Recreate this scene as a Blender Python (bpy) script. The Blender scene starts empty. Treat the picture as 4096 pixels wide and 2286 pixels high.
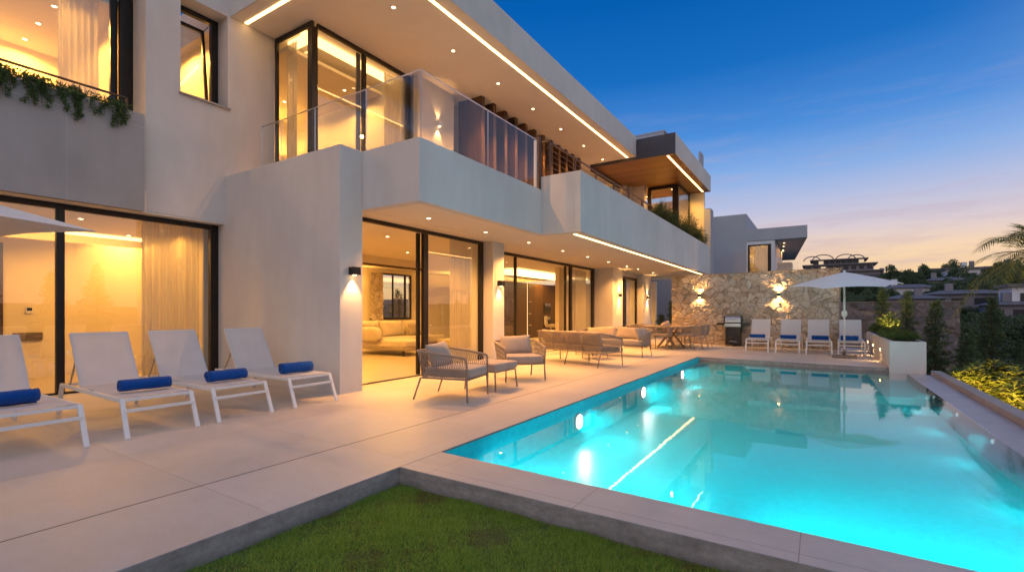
import bpy, bmesh, math, random
import numpy as np
from mathutils import Vector, Matrix
random.seed(7); RNG = np.random.default_rng(7)
PI = math.pi; R = math.radians
scene = bpy.context.scene
COL = scene.collection
ORD = ['first','second','third','fourth','fifth','sixth','seventh','eighth','ninth','tenth','eleventh','twelfth','thirteenth','fourteenth','fifteenth','sixteenth','seventeenth','eighteenth','nineteenth','twentieth']

# ------------------------------------------------------------------ helpers
def tag(o, label=None, cat=None, group=None, kind=None):
    if label: o['label'] = label
    if cat: o['category'] = cat
    if group: o['group'] = group
    if kind: o['kind'] = kind
    return o
def empty(name, loc=(0,0,0), rz=0, label=None, cat=None, group=None, kind=None):
    o = bpy.data.objects.new(name, None); COL.objects.link(o)
    o.location = loc; o.rotation_euler = (0,0,rz); o.empty_display_size = .1
    return tag(o, label, cat, group, kind)
def children(o): return [c for c in COL.objects if c.parent == o]
def copy_tree(o, loc=None, rz=None, scale=None, parent=None):
    c = o.copy(); COL.objects.link(c); c.parent = parent
    if loc is not None: c.location = loc
    if rz is not None: c.rotation_euler = (0,0,rz)
    if scale is not None: c.scale = (scale,)*3 if not hasattr(scale,'__len__') else scale
    for ch in children(o):
        copy_tree(ch, parent=c)
    return c

class MB:
    def __init__(s): s.v=[]; s.f=[]; s.m=[]; s.mi=0
    def add(s, vs, fs, mi=None):
        b=len(s.v); s.v += [tuple(v) for v in vs]
        for f in fs: s.f.append([i+b for i in f]); s.m.append(s.mi if mi is None else mi)
        return s
    def box(s,x0,y0,z0,x1,y1,z1):
        x0,x1=min(x0,x1),max(x0,x1); y0,y1=min(y0,y1),max(y0,y1); z0,z1=min(z0,z1),max(z0,z1)
        return s.add([(x0,y0,z0),(x1,y0,z0),(x1,y1,z0),(x0,y1,z0),(x0,y0,z1),(x1,y0,z1),(x1,y1,z1),(x0,y1,z1)],
          [(0,3,2,1),(4,5,6,7),(0,1,5,4),(1,2,6,5),(2,3,7,6),(3,0,4,7)])
    def bar(s,p,q,w,h,up=(0,0,1)):
        p=Vector(p);q=Vector(q);d=(q-p).normalized();u=Vector(up)
        if abs(d.dot(u))>.98: u=Vector((1,0,0))
        a=d.cross(u).normalized();b=a.cross(d).normalized()
        vs=[]
        for c in (p,q):
            for i,j in((-1,-1),(1,-1),(1,1),(-1,1)): vs.append(c+a*w/2*i+b*h/2*j)
        return s.add(vs,[(0,3,2,1),(4,5,6,7),(0,1,5,4),(1,2,6,5),(2,3,7,6),(3,0,4,7)])
    def tube(s,pts,r,n=8,cap=True):
        pts=[Vector(p) for p in pts]; k=len(pts)
        rs=[r]*k if not hasattr(r,'__len__') else r
        base=len(s.v); prev=None
        for i,p in enumerate(pts):
            t=(pts[min(i+1,k-1)]-pts[max(i-1,0)]).normalized()
            if prev is None:
                u=Vector((0,0,1)) if abs(t.z)<.9 else Vector((1,0,0))
                a=t.cross(u).normalized()
            else:
                a=(prev-t*prev.dot(t)).normalized()
            prev=a; b=t.cross(a)
            for j in range(n):
                g=2*PI*j/n; s.v.append(tuple(p+(a*math.cos(g)+b*math.sin(g))*rs[i]))
        for i in range(k-1):
            for j in range(n):
                s.f.append([base+i*n+j,base+i*n+(j+1)%n,base+(i+1)*n+(j+1)%n,base+(i+1)*n+j]); s.m.append(s.mi)
        if cap:
            s.f.append([base+j for j in reversed(range(n))]); s.m.append(s.mi)
            s.f.append([base+(k-1)*n+j for j in range(n)]); s.m.append(s.mi)
        return s
    def lathe(s,c,prof,n=20,axis='z'):
        base=len(s.v); c=Vector(c)
        for (r,z) in prof:
            for j in range(n):
                g=2*PI*j/n; x,y=r*math.cos(g),r*math.sin(g)
                p={'z':(x,y,z),'x':(z,x,y),'y':(y,z,x)}[axis]
                s.v.append(tuple(c+Vector(p)))
        for i in range(len(prof)-1):
            for j in range(n):
                s.f.append([base+i*n+j,base+i*n+(j+1)%n,base+(i+1)*n+(j+1)%n,base+(i+1)*n+j]); s.m.append(s.mi)
        s.f.append([base+j for j in reversed(range(n))]); s.m.append(s.mi)
        s.f.append([base+(len(prof)-1)*n+j for j in range(n)]); s.m.append(s.mi)
        return s
    def prism(s,poly,z0,z1,side=None):
        n=len(poly); b=len(s.v)
        s.v+=[(x,y,z0) for x,y in poly]+[(x,y,z1) for x,y in poly]
        s.f.append([b+i for i in reversed(range(n))]); s.m.append(s.mi)
        s.f.append([b+n+i for i in range(n)]); s.m.append(s.mi)
        for i in range(n):
            s.f.append([b+i,b+(i+1)%n,b+n+(i+1)%n,b+n+i]); s.m.append(s.mi if side is None else side)
        return s
    def cushion(s,c,size,k=6,n=10,pinch=0,rot=None):
        # superellipsoid on a cube grid
        c=Vector(c); idx={}
        M=rot if rot is not None else Matrix.Identity(3)
        def vert(x,y,z):
            key=(round(x,5),round(y,5),round(z,5))
            if key in idx: return idx[key]
            m=(abs(x)**k+abs(y)**k+abs(z)**k)**(-1/k)
            X,Y,Z=x*m,y*m,z*m
            Z*=1-pinch*(abs(X)**3+abs(Y)**3-abs(X*Y)**3)
            if pinch:   # slightly drawn-in sides, pointed corners
                X*=1-.06*(1-Y*Y); Y*=1-.06*(1-X*X)
            p=c+M@Vector((X*size[0]/2,Y*size[1]/2,Z*size[2]/2))
            s.v.append(tuple(p)); idx[key]=len(s.v)-1; return idx[key]
        g=[-1+2*i/n for i in range(n+1)]
        g=[math.copysign(abs(t)**.8,t) for t in g]
        for ax in range(3):
            for sg in(-1,1):
                for i in range(n):
                    for j in range(n):
                        q=[]
                        for a,b in((g[i],g[j]),(g[i+1],g[j]),(g[i+1],g[j+1]),(g[i],g[j+1])):
                            p=[0,0,0];p[ax]=sg;p[(ax+1)%3]=a;p[(ax+2)%3]=b;q.append(vert(*p))
                        if sg<0:q.reverse()
                        s.f.append(q); s.m.append(s.mi)
        return s
    def pillow(s,c,size,rot=None,n=14,p=3.2,soft=.5):
        # thickness along x, width along y, height along z
        c=Vector(c); Mx=rot if rot is not None else Matrix.Identity(3); b=len(s.v)
        g=[math.sin(PI/2*(-1+2*i/n)) for i in range(n+1)]
        for sg in(1,-1):
            for u in g:
                for v in g:
                    t=max((1-abs(u)**p),0)**soft*max((1-abs(v)**p),0)**soft
                    t=t*.5+.03*math.sin(u*4+v*3)*t
                    y=u*(1-.05*(1-v*v)); z=v*(1-.06*(1-u*u))
                    q=c+Mx@Vector((sg*t*size[0],y*size[1]/2,z*size[2]/2)); s.v.append(tuple(q))
        m=n+1
        for k in range(2):
            for i in range(n):
                for j in range(n):
                    a=b+k*m*m+i*m+j; f=[a,a+m,a+m+1,a+1]
                    if k: f.reverse()
                    s.f.append(f); s.m.append(s.mi)
        return s
    def build(s,name,mat,parent=None,bevel=0,smooth=False,seg=2):
        me=bpy.data.meshes.new(name); me.from_pydata(s.v,[],s.f)
        mats=mat if isinstance(mat,(list,tuple)) else [mat]
        for m in mats: me.materials.append(m)
        if len(mats)>1: me.polygons.foreach_set('material_index',s.m)
        if smooth: me.polygons.foreach_set('use_smooth',[True]*len(me.polygons))
        me.update(); o=bpy.data.objects.new(name,me); COL.objects.link(o)
        if parent: o.parent=parent
        if bevel:
            md=o.modifiers.new('bevel','BEVEL'); md.width=bevel; md.segments=seg; md.limit_method='ANGLE'; md.angle_limit=R(40)
            if smooth is False and seg>1: md.harden_normals=False
        return o
def np_mesh(name,V,F,mat,parent=None,smooth=False):
    me=bpy.data.meshes.new(name); V=np.asarray(V,dtype=np.float32); F=np.asarray(F,dtype=np.int32)
    k=F.shape[1]
    me.vertices.add(len(V)); me.vertices.foreach_set('co',V.ravel())
    me.loops.add(F.size); me.loops.foreach_set('vertex_index',F.ravel())
    me.polygons.add(len(F)); me.polygons.foreach_set('loop_start',np.arange(0,F.size,k,dtype=np.int32))
    try: me.polygons.foreach_set('loop_total',np.full(len(F),k,dtype=np.int32))
    except Exception: pass
    me.materials.append(mat)
    if smooth: me.polygons.foreach_set('use_smooth',np.ones(len(F),dtype=bool))
    me.update(calc_edges=True); me.validate()
    o=bpy.data.objects.new(name,me); COL.objects.link(o)
    if parent: o.parent=parent
    return o

# ------------------------------------------------------------------ materials
class NT:
    def __init__(s,name):
        s.m=bpy.data.materials.new(name); s.m.use_nodes=True; s.n=s.m.node_tree; s.n.nodes.clear()
        s.out=s.node('ShaderNodeOutputMaterial')
    def node(s,t,**k):
        n=s.n.nodes.new(t)
        for a,b in k.items(): setattr(n,a,b)
        return n
    def link(s,a,b): s.n.links.new(a,b)
    def math(s,op,a,b=None,c=None):
        n=s.node('ShaderNodeMath',operation=op)
        for i,x in enumerate((a,b,c)):
            if x is None: continue
            if isinstance(x,(int,float)): n.inputs[i].default_value=x
            else: s.link(x,n.inputs[i])
        return n.outputs[0]
    def mixc(s,f,a,b,mode='MIX'):
        n=s.node('ShaderNodeMix',data_type='RGBA',blend_type=mode)
        for i,x in((0,f),(6,a),(7,b)):
            if isinstance(x,(int,float)): n.inputs[i].default_value=x
            elif isinstance(x,(tuple,list)): n.inputs[i].default_value=(*x[:3],1)
            else: s.link(x,n.inputs[i])
        return n.outputs[2]
    def noise(s,vec,scale,detail=4,rough=.55):
        n=s.node('ShaderNodeTexNoise'); n.inputs['Scale'].default_value=scale; n.inputs['Detail'].default_value=detail; n.inputs['Roughness'].default_value=rough
        if vec is not None: s.link(vec,n.inputs['Vector'])
        return n.outputs['Fac']
    def ramp(s,f,stops,interp='LINEAR'):
        n=s.node('ShaderNodeValToRGB'); cr=n.color_ramp; cr.interpolation=interp
        while len(cr.elements)>1: cr.elements.remove(cr.elements[0])
        for i,(p,c) in enumerate(stops):
            e=cr.elements[0] if i==0 else cr.elements.new(p)
            e.position=p; e.color=(*c[:3],1) if len(c)>=3 else (c[0],)*3+(1,)
        s.link(f,n.inputs[0]); return n.outputs[0]
    def bump(s,h,strength=.2,dist=.01):
        n=s.node('ShaderNodeBump'); n.inputs['Strength'].default_value=strength; n.inputs['Distance'].default_value=dist
        s.link(h,n.inputs['Height']); return n.outputs[0]
    def bsdf(s,color,rough=.6,metal=0,normal=None,spec=None,coat=None,sheen=None,trans=None):
        b=s.node('ShaderNodeBsdfPrincipled')
        for k,x in(('Base Color',color),('Roughness',rough),('Metallic',metal),('Specular IOR Level',spec),('Coat Weight',coat),('Sheen Weight',sheen),('Transmission Weight',trans)):
            if x is None: continue
            if isinstance(x,(int,float)): b.inputs[k].default_value=x
            elif isinstance(x,(tuple,list)): b.inputs[k].default_value=(*x[:3],1)
            else: s.link(x,b.inputs[k])
        if normal is not None: s.link(normal,b.inputs['Normal'])
        s.link(b.outputs[0],s.out.inputs[0]); return b
    def schlick(s,f0,normal=None):
        g=s.node('ShaderNodeNewGeometry'); d=s.node('ShaderNodeVectorMath',operation='DOT_PRODUCT')
        s.link(normal if normal is not None else g.outputs['Normal'],d.inputs[0]); s.link(g.outputs['Incoming'],d.inputs[1])
        c=s.math('SUBTRACT',1.0,s.math('ABSOLUTE',d.outputs['Value']))
        return s.math('MULTIPLY_ADD',s.math('POWER',c,5.0),1-f0,f0)
    def pos(s,world=True):
        if world: return s.node('ShaderNodeNewGeometry').outputs['Position']
        return s.node('ShaderNodeTexCoord').outputs['Object']
    def sep(s,v):
        n=s.node('ShaderNodeSeparateXYZ'); s.link(v,n.inputs[0]); return n.outputs
    def maps(s,v,sc):
        n=s.node('ShaderNodeMapping'); n.inputs['Scale'].default_value=sc; s.link(v,n.inputs[0]); return n.outputs[0]

def simple(name,col,rough=.6,metal=0,var=.12,scale=6,bump=.05,bscale=60,world=False,**k):
    t=NT(name); p=t.pos(world)
    a=t.noise(p,scale,5); a=t.ramp(a,[(.3,tuple(c*(1-var) for c in col)),(.7,tuple(min(1,c*(1+var)) for c in col))])
    h=t.noise(p,bscale,3)
    t.bsdf(a,rough,metal,t.bump(h,bump,.004) if bump else None,**k); return t.m
def stucco(name,col,var=.05):
    t=NT(name); p=t.pos()
    big=t.noise(p,.6,4); mid=t.noise(t.maps(p,(3,3,.8)),1.3,5)
    a=t.ramp(big,[(.3,tuple(c*(1-var) for c in col)),(.7,tuple(c*(1+var) for c in col))])
    b=t.ramp(mid,[(.35,(1-var*.9,)*3),(.75,(1.0,)*3)])
    c=t.mixc(1,a,b,'MULTIPLY')
    h=t.noise(p,140,3); h2=t.noise(p,9,3)
    hh=t.math('ADD',h,t.math('MULTIPLY',h2,1.5))
    t.bsdf(c,.85,0,t.bump(hh,.18,.003),spec=.2); return t.m
def emit(name,col,st):
    t=NT(name); e=t.node('ShaderNodeEmission'); e.inputs[0].default_value=(*col,1); e.inputs[1].default_value=st
    t.link(e.outputs[0],t.out.inputs[0]); return t.m
def glassm(name,tint=(1,1,1),boost=1.3,base=.02,rough=0.0,bump=False):
    t=NT(name); tr=t.node('ShaderNodeBsdfTransparent'); tr.inputs[0].default_value=(*tint,1)
    g=t.node('ShaderNodeBsdfGlossy'); g.inputs['Roughness'].default_value=rough
    if bump:
        bn=t.bump(t.noise(t.pos(),.7,2),.04,.02); t.link(bn,g.inputs['Normal'])
    f=t.math('MINIMUM',t.math('ADD',t.math('MULTIPLY',t.schlick(.075),boost),base),1.0)
    mx=t.node('ShaderNodeMixShader'); t.link(f,mx.inputs[0]); t.link(tr.outputs[0],mx.inputs[1]); t.link(g.outputs[0],mx.inputs[2])
    t.link(mx.outputs[0],t.out.inputs[0]); return t.m

M={}
M['stucco']=stucco('white_stucco',(.70,.675,.66),.075)
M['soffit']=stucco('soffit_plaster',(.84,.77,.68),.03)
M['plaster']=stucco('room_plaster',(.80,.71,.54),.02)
M['grey_panel']=stucco('grey_stone_panel',(.43,.405,.40),.09)
M['dark_panel']=simple('dark_metal_fascia',(.045,.05,.075),.45,.2,var=.1,scale=2,bump=0)
M['frame']=simple('black_frame',(.018,.014,.012),.35,.3,var=.15,bump=0)
M['brown_metal']=simple('brown_metal',(.10,.055,.035),.4,.3,var=.2,bump=0)
M['steel']=simple('brushed_steel',(.55,.55,.56),.28,1,var=.06,scale=20,bump=.02)
M['white_metal']=simple('white_powder_coat',(.78,.78,.79),.4,0,var=.02,bump=0)
M['beige_metal']=simple('sand_metal',(.27,.215,.175),.45,0,var=.06,bump=0)
M['black']=simple('black_enamel',(.012,.012,.013),.25,0,var=.2,bump=0)
M['glass']=glassm('window_glass',(.95,.94,.88),1.7,.07,bump=True)
M['rail_glass']=glassm('rail_glass',(.95,.97,.96),1.1,.02)
M['kerb']=stucco('kerb_stone',(.40,.37,.36),.1)
M['led']=emit('led_strip_light',(1,.56,.21),9.0)
M['cove']=emit('cove_light',(1,.58,.20),5.0)
M['lamp']=emit('lamp_glow',(1,.66,.32),16)
M['sconce_glow']=emit('sconce_glow',(1,.60,.24),22)
M['pool_lamp']=emit('pool_lamp_glow',(.9,1,.98),14)
M['pool_fill_dim']=emit('pool_fill_soft',(.4,.9,1),.7)
M['thin']=emit('thin_light_line',(1,.6,.25),1.6)
M['hill_lamp']=emit('far_window_glow',(1,.75,.5),.8)

def fabric(name,col,rough=.9,scale=320,bump=.3,var=.08):
    t=NT(name); p=t.pos(False)
    x,y,z=t.sep(p)
    w=t.noise(p,scale,2); big=t.noise(p,5,4)
    c=t.ramp(big,[(.3,tuple(k*(1-var) for k in col)),(.7,tuple(min(1,k*(1+var)) for k in col))])
    h=t.math('ADD',w,t.math('MULTIPLY',t.noise(p,9,3),3))
    t.bsdf(c,rough,0,t.bump(h,bump,.004),sheen=.3,spec=.15); return t.m
M['cushion']=fabric('beige_cushion',(.40,.33,.28))
M['rope']=fabric('sand_rope',(.30,.245,.20))
M['sofa']=fabric('cream_upholstery',(.55,.47,.36))
M['sofa_dark']=fabric('taupe_pillow',(.30,.24,.18))
M['canvas']=fabric('white_canvas',(.72,.72,.74),bump=.12,var=.03)
def towel():
    t=NT('blue_towel'); p=t.pos(False)
    h=t.math('ADD',t.noise(p,260,3,.7),t.math('MULTIPLY',t.noise(p,25,3),.8))
    c=t.ramp(t.noise(p,60,4),[(.3,(.003,.055,.27)),(.7,(.006,.085,.40))])
    t.bsdf(c,.95,0,t.bump(h,.9,.006),sheen=.15,spec=.1); return t.m
M['towel']=towel()
def sling():
    t=NT('white_sling_mesh'); p=t.pos(False)
    x,y,z=t.sep(p)
    w=t.math('MULTIPLY',t.math('SINE',t.math('MULTIPLY',y,900)),t.math('SINE',t.math('MULTIPLY',x,900)))
    c=t.ramp(t.noise(p,3,4),[(.3,(.66,.66,.69)),(.7,(.72,.72,.75))])
    b=t.bsdf(c,.7,0,t.bump(w,.15,.002),spec=.2)
    tr=t.node('ShaderNodeBsdfTranslucent'); t.link(c,tr.inputs[0])
    ts=t.node('ShaderNodeBsdfTransparent')
    m1=t.node('ShaderNodeMixShader'); m1.inputs[0].default_value=.2; t.link(b.outputs[0],m1.inputs[1]); t.link(tr.outputs[0],m1.inputs[2])
    m2=t.node('ShaderNodeMixShader'); m2.inputs[0].default_value=.07; t.link(m1.outputs[0],m2.inputs[1]); t.link(ts.outputs[0],m2.inputs[2])
    t.link(m2.outputs[0],t.out.inputs[0]); return t.m
M['sling']=sling()
def curtain():
    t=NT('sheer_curtain'); p=t.pos(False)
    c=t.ramp(t.noise(t.maps(p,(1,1,.1)),14,3),[(.3,(.62,.55,.45)),(.7,(.74,.68,.58))])
    b=t.bsdf(c,.9,0,None,spec=.1)
    tr=t.node('ShaderNodeBsdfTranslucent'); t.link(c,tr.inputs[0])
    m1=t.node('ShaderNodeMixShader'); m1.inputs[0].default_value=.45; t.link(b.outputs[0],m1.inputs[1]); t.link(tr.outputs[0],m1.inputs[2])
    ts=t.node('ShaderNodeBsdfTransparent'); m2=t.node('ShaderNodeMixShader'); m2.inputs[0].default_value=.12
    t.link(m1.outputs[0],m2.inputs[1]); t.link(ts.outputs[0],m2.inputs[2])
    t.link(m2.outputs[0],t.out.inputs[0]); return t.m
M['curtain']=curtain()
def wood(name,c1,c2,rough=.4,axis='x',planks=0):
    t=NT(name); p=t.pos()
    sc={'x':(.6,9,9),'y':(9,.6,9),'z':(9,9,.6)}[axis]
    n=t.noise(t.maps(p,sc),1.2,6,.6)
    c=t.ramp(n,[(.3,c1),(.55,c2),(.75,tuple(k*.8 for k in c2))])
    h=n
    if planks:
        x,y,z=t.sep(p); yy=y if axis=='x' else x
        q=t.math('MULTIPLY',yy,1/planks); fr=t.math('FRACT',q); edge=t.math('LESS_THAN',fr,.05)
        fl=t.math('FLOOR',q); wn=t.node('ShaderNodeTexWhiteNoise',noise_dimensions='1D'); t.link(fl,wn.inputs['W'])
        sh=t.ramp(wn.outputs[0],[(0,(.7,.7,.7)),(1,(1.1,1.1,1.1))])
        c=t.mixc(1,c,sh,'MULTIPLY'); c=t.mixc(edge,c,(.01,.006,.003))
    t.bsdf(c,rough,0,t.bump(h,.1,.003)); return t.m
M['wood_soffit']=wood('wood_soffit_boards',(.20,.085,.022),(.30,.135,.035),.38,'x',.12)
M['wood_fin']=wood('brown_wood_fins',(.055,.030,.018),(.095,.052,.030),.5,'z')
M['cabinet']=wood('dark_wood_cabinet',(.036,.020,.011),(.062,.034,.018),.35,'z')
M['table']=wood('oak_table',(.19,.135,.09),(.27,.20,.14),.5,'x')

def deck():
    t=NT('travertine_paving'); p=t.pos(); x,y,z=t.sep(p)
    def line(c,x0,w): return t.math('LESS_THAN',t.math('ABSOLUTE',t.math('SUBTRACT',c,x0)),w/2)
    # rows: cross joints every 1.25 m along y, long joints every 1.27 m along x
    fy=t.math('ABSOLUTE',t.math('SUBTRACT',t.math('FRACT',t.math('MULTIPLY',t.math('SUBTRACT',y,1.73-.625),1/1.25)),.5))
    jy=t.math('LESS_THAN',fy,.0016)
    fx=t.math('ABSOLUTE',t.math('SUBTRACT',t.math('FRACT',t.math('MULTIPLY',t.math('SUBTRACT',x,-5.12-.675),1/1.35)),.5))
    jx=t.math('LESS_THAN',fx,.0014)
    inner=t.math('LESS_THAN',x,-3.0)
    fx2=t.math('ABSOLUTE',t.math('SUBTRACT',t.math('FRACT',t.math('MULTIPLY',t.math('SUBTRACT',x,-1.33-.62),1/1.24)),.5))
    j2=t.math('MULTIPLY',t.math('LESS_THAN',fx2,.0022),t.math('GREATER_THAN',x,-2.83))
    body=t.math('MULTIPLY',t.math('MAXIMUM',jy,jx),inner)
    jj=t.math('MAXIMUM',body,j2)
    cop=t.math('MULTIPLY',line(y,2.905,.005),t.math('GREATER_THAN',x,-2.6))
    c3=t.math('MULTIPLY',line(x,-3.08,.004),t.math('GREATER_THAN',y,2.9))
    big=line(x,-3.755,.014)
    thin=t.math('MAXIMUM',t.math('MAXIMUM',jj,cop),c3)
    n1=t.noise(p,.9,6,.6); n2=t.noise(t.maps(p,(1,2.2,1)),5,6,.65); n3=t.noise(p,45,4,.7)
    c=t.ramp(n1,[(.3,(.55,.495,.435)),(.7,(.65,.59,.53))])
    c=t.mixc(.5,c,t.ramp(n2,[(.25,(.82,.80,.78)),(.6,(1,1,1)),(.85,(1.08,1.05,1.0))]),'MULTIPLY')
    c=t.mixc(.55,c,t.ramp(n3,[(.25,(.7,.66,.62)),(.42,(1,1,1)),(.9,(1.05,1.05,1.05))]),'MULTIPLY')
    # per-slab shade
    cx=t.math('FLOOR',t.math('MULTIPLY',t.math('SUBTRACT',x,-5.12),1/1.35)); cy=t.math('FLOOR',t.math('MULTIPLY',t.math('SUBTRACT',y,1.73),1/1.25))
    wn=t.node('ShaderNodeTexWhiteNoise',noise_dimensions='1D'); t.link(t.math('ADD',t.math('MULTIPLY',cx,7.3),t.math('MULTIPLY',cy,1.7)),wn.inputs['W'])
    c=t.mixc(1,c,t.ramp(wn.outputs[0],[(0,(.92,.915,.91)),(1,(1.03,1.03,1.03))]),'MULTIPLY')
    c=t.mixc(t.math('MULTIPLY',thin,.6),c,(.16,.12,.10)); c=t.mixc(big,c,(.05,.04,.035))
    r=t.ramp(n2,[(.3,(.42,)*3),(.7,(.6,)*3)])
    h=t.math('SUBTRACT',t.math('MULTIPLY',n3,.25),t.math('ADD',big,t.math('MULTIPLY',thin,.5)))
    t.bsdf(c,r,0,t.bump(h,.25,.004),spec=.35); return t.m
M['deck']=deck()
def edge_stone():
    t=NT('worn_edge_concrete'); p=t.pos(); x,y,z=t.sep(p)
    n=t.noise(t.maps(p,(3,3,9)),1.5,6,.7); n2=t.noise(p,20,5,.7)
    c=t.ramp(n,[(.3,(.25,.23,.23)),(.65,(.40,.37,.37))])
    c=t.mixc(.6,c,t.ramp(n2,[(.3,(.6,.6,.6)),(.6,(1,1,1))]),'MULTIPLY')
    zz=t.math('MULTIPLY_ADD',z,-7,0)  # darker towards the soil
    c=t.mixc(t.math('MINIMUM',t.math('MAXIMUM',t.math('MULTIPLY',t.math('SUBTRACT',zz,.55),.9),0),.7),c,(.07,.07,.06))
    t.bsdf(c,.85,0,t.bump(n2,.5,.01),spec=.2); return t.m
M['edge']=edge_stone()
def pooltile():
    t=NT('turquoise_mosaic'); p=t.pos(); x,y,z=t.sep(p)
    s=1/.05
    def cell(c): return t.math('FLOOR',t.math('MULTIPLY',c,s))
    def gr(c): return t.math('LESS_THAN',t.math('FRACT',t.math('MULTIPLY',c,s)),.12)
    cb=t.node('ShaderNodeCombineXYZ'); t.link(cell(x),cb.inputs[0]); t.link(cell(y),cb.inputs[1]); t.link(cell(z),cb.inputs[2])
    wn=t.node('ShaderNodeTexWhiteNoise',noise_dimensions='3D'); t.link(cb.outputs[0],wn.inputs[0])
    c=t.ramp(wn.outputs[0],[(0,(.004,.56,.66)),(1,(.010,.66,.76))])
    nz=t.node('ShaderNodeNewGeometry'); ns=t.sep(nz.outputs['True Normal'])
    gx=t.math('MULTIPLY',gr(x),t.math('LESS_THAN',t.math('ABSOLUTE',ns[0]),.5))
    gy=t.math('MULTIPLY',gr(y),t.math('LESS_THAN',t.math('ABSOLUTE',ns[1]),.5))
    gz=t.math('MULTIPLY',gr(z),t.math('LESS_THAN',t.math('ABSOLUTE',ns[2]),.5))
    g=t.math('MAXIMUM',t.math('MAXIMUM',gx,gy),gz)
    c=t.mixc(t.math('MULTIPLY',g,.22),c,(.10,.68,.74))
    t.bsdf(c,.4,0,spec=.3); return t.m
M['pool']=pooltile()
def water():
    t=NT('pool_water'); p=t.pos()
    g=t.node('ShaderNodeBsdfGlossy'); g.inputs['Roughness'].default_value=.012
    n=t.noise(p,2.2,2,.5); n2=t.noise(t.maps(p,(1,1.6,1)),9,2,.5)
    h=t.math('ADD',t.math('MULTIPLY',n,.5),t.math('MULTIPLY',n2,.22))
    bn=t.bump(h,.025,.03); t.link(bn,g.inputs['Normal'])
    fr=t.schlick(.028,bn)
    tr=t.node('ShaderNodeBsdfTransparent'); tr.inputs[0].default_value=(.90,.985,1,1)
    mx=t.node('ShaderNodeMixShader'); t.link(t.math('MINIMUM',t.math('MULTIPLY',fr,.95),1),mx.inputs[0])
    t.link(tr.outputs[0],mx.inputs[1]); t.link(g.outputs[0],mx.inputs[2]); t.link(mx.outputs[0],t.out.inputs[0]); return t.m
M['water']=water()
def wet():
    t=NT('wet_stone_ledge'); p=t.pos()
    n=t.noise(p,3,6,.65); c=t.ramp(n,[(.3,(.36,.35,.36)),(.7,(.50,.48,.49))])
    h=t.math('ADD',t.noise(t.maps(p,(22,7,1)),2.2,3),t.math('MULTIPLY',t.noise(p,8,3),.6))
    b=t.bsdf(c,.3,0,t.bump(h,.10,.01),spec=.4); b.inputs['Roughness'].default_value=.42
    return t.m
M['wet']=wet()
def rubble(grey=False):
    t=NT('rubble_stone_grey' if grey else 'rubble_stone'); p=t.pos()
    at=t.node('ShaderNodeAttribute',attribute_name='stone'); ed=t.node('ShaderNodeAttribute',attribute_name='mortar')
    c=t.ramp(at.outputs['Fac'],[(0,(.44,.36,.28)),(.25,(.51,.43,.35)),(.5,(.57,.49,.41)),(.75,(.54,.47,.41)),(.95,(.62,.55,.47)),(1,(.46,.31,.18))])
    if grey: c=t.ramp(at.outputs['Fac'],[(0,(.15,.14,.155)),(.5,(.24,.22,.235)),(1,(.20,.17,.17))])
    n=t.noise(p,11,7,.7); c=t.mixc(.8,c,t.ramp(n,[(.25,(.66,.62,.58)),(.55,(1,1,1)),(.8,(1.12,1.1,1.05))]),'MULTIPLY')
    c=t.mixc(ed.outputs['Fac'],c,(.15,.105,.07))
    h=t.math('ADD',t.noise(p,30,5,.7),t.math('MULTIPLY',t.noise(p,8,4,.6),2))
    t.bsdf(c,.9,0,t.bump(h,.55,.02),spec=.15); return t.m
M['rubble']=rubble(); M['rubble_grey']=rubble(True)
def leafm(name,c1,c2,rough=.5,trans=.3):
    t=NT(name); g=t.node('ShaderNodeNewGeometry'); 
    c=t.ramp(g.outputs['Random Per Island'],[(0,c1),(1,c2)])
    b=t.bsdf(c,rough,0,None,spec=.35)
    tr=t.node('ShaderNodeBsdfTranslucent'); t.link(c,tr.inputs[0])
    m=t.node('ShaderNodeMixShader'); m.inputs[0].default_value=trans; t.link(b.outputs[0],m.inputs[1]); t.link(tr.outputs[0],m.inputs[2]); t.link(m.outputs[0],t.out.inputs[0])
    return t.m
M['conifer']=leafm('conifer_needles',(.05,.085,.04),(.17,.23,.10),.7)
M['darkleaf']=leafm('dark_foliage',(.045,.08,.04),(.14,.19,.085),.75)
M['hilleaf']=leafm('hillside_foliage',(.045,.085,.05),(.15,.21,.11),.8,.15)
M['glossy']=leafm('glossy_leaves',(.05,.085,.015),(.24,.28,.05),.22,.3)
M['palm']=leafm('palm_leaflets',(.10,.13,.035),(.24,.24,.07),.5,.35)
M['planterleaf']=leafm('planter_foliage',(.06,.10,.025),(.16,.22,.06),.6,.35)
M['balconyleaf']=leafm('balcony_foliage',(.05,.085,.025),(.14,.17,.06),.6,.35)
M['trail']=leafm('trailing_foliage',(.05,.10,.03),(.13,.20,.07),.7,.3)
M['grass']=leafm('lawn_grass',(.14,.29,.03),(.50,.66,.13),.55,.5)
M['bark']=simple('bark',(.09,.065,.045),.9,0,var=.4,scale=25,bump=.5,bscale=40)
M['soil']=simple('dark_soil',(.035,.028,.02),.95,0,var=.4,scale=30,bump=.6,bscale=60,world=True)
M['terrain']=simple('hillside_ground',(.08,.085,.065),.95,0,var=.4,scale=.08,bump=.3,bscale=2,world=True)
M['lawnbase']=simple('lawn_soil',(.07,.11,.025),.95,0,var=.5,scale=5,bump=.5,bscale=80,world=True)
M['roof_tile']=simple('dusky_roof',(.17,.155,.17),.85,0,var=.2,scale=2,bump=.2,bscale=8)
M['far_wall']=simple('far_house_render',(.24,.23,.26),.85,0,var=.1,scale=1,bump=0)
M['far_white']=simple('far_white_render',(.75,.75,.80),.85,0,var=.06,scale=1,bump=0)
M['far_dark']=simple('far_window_dark',(.03,.03,.04),.4,0,bump=0)
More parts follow.
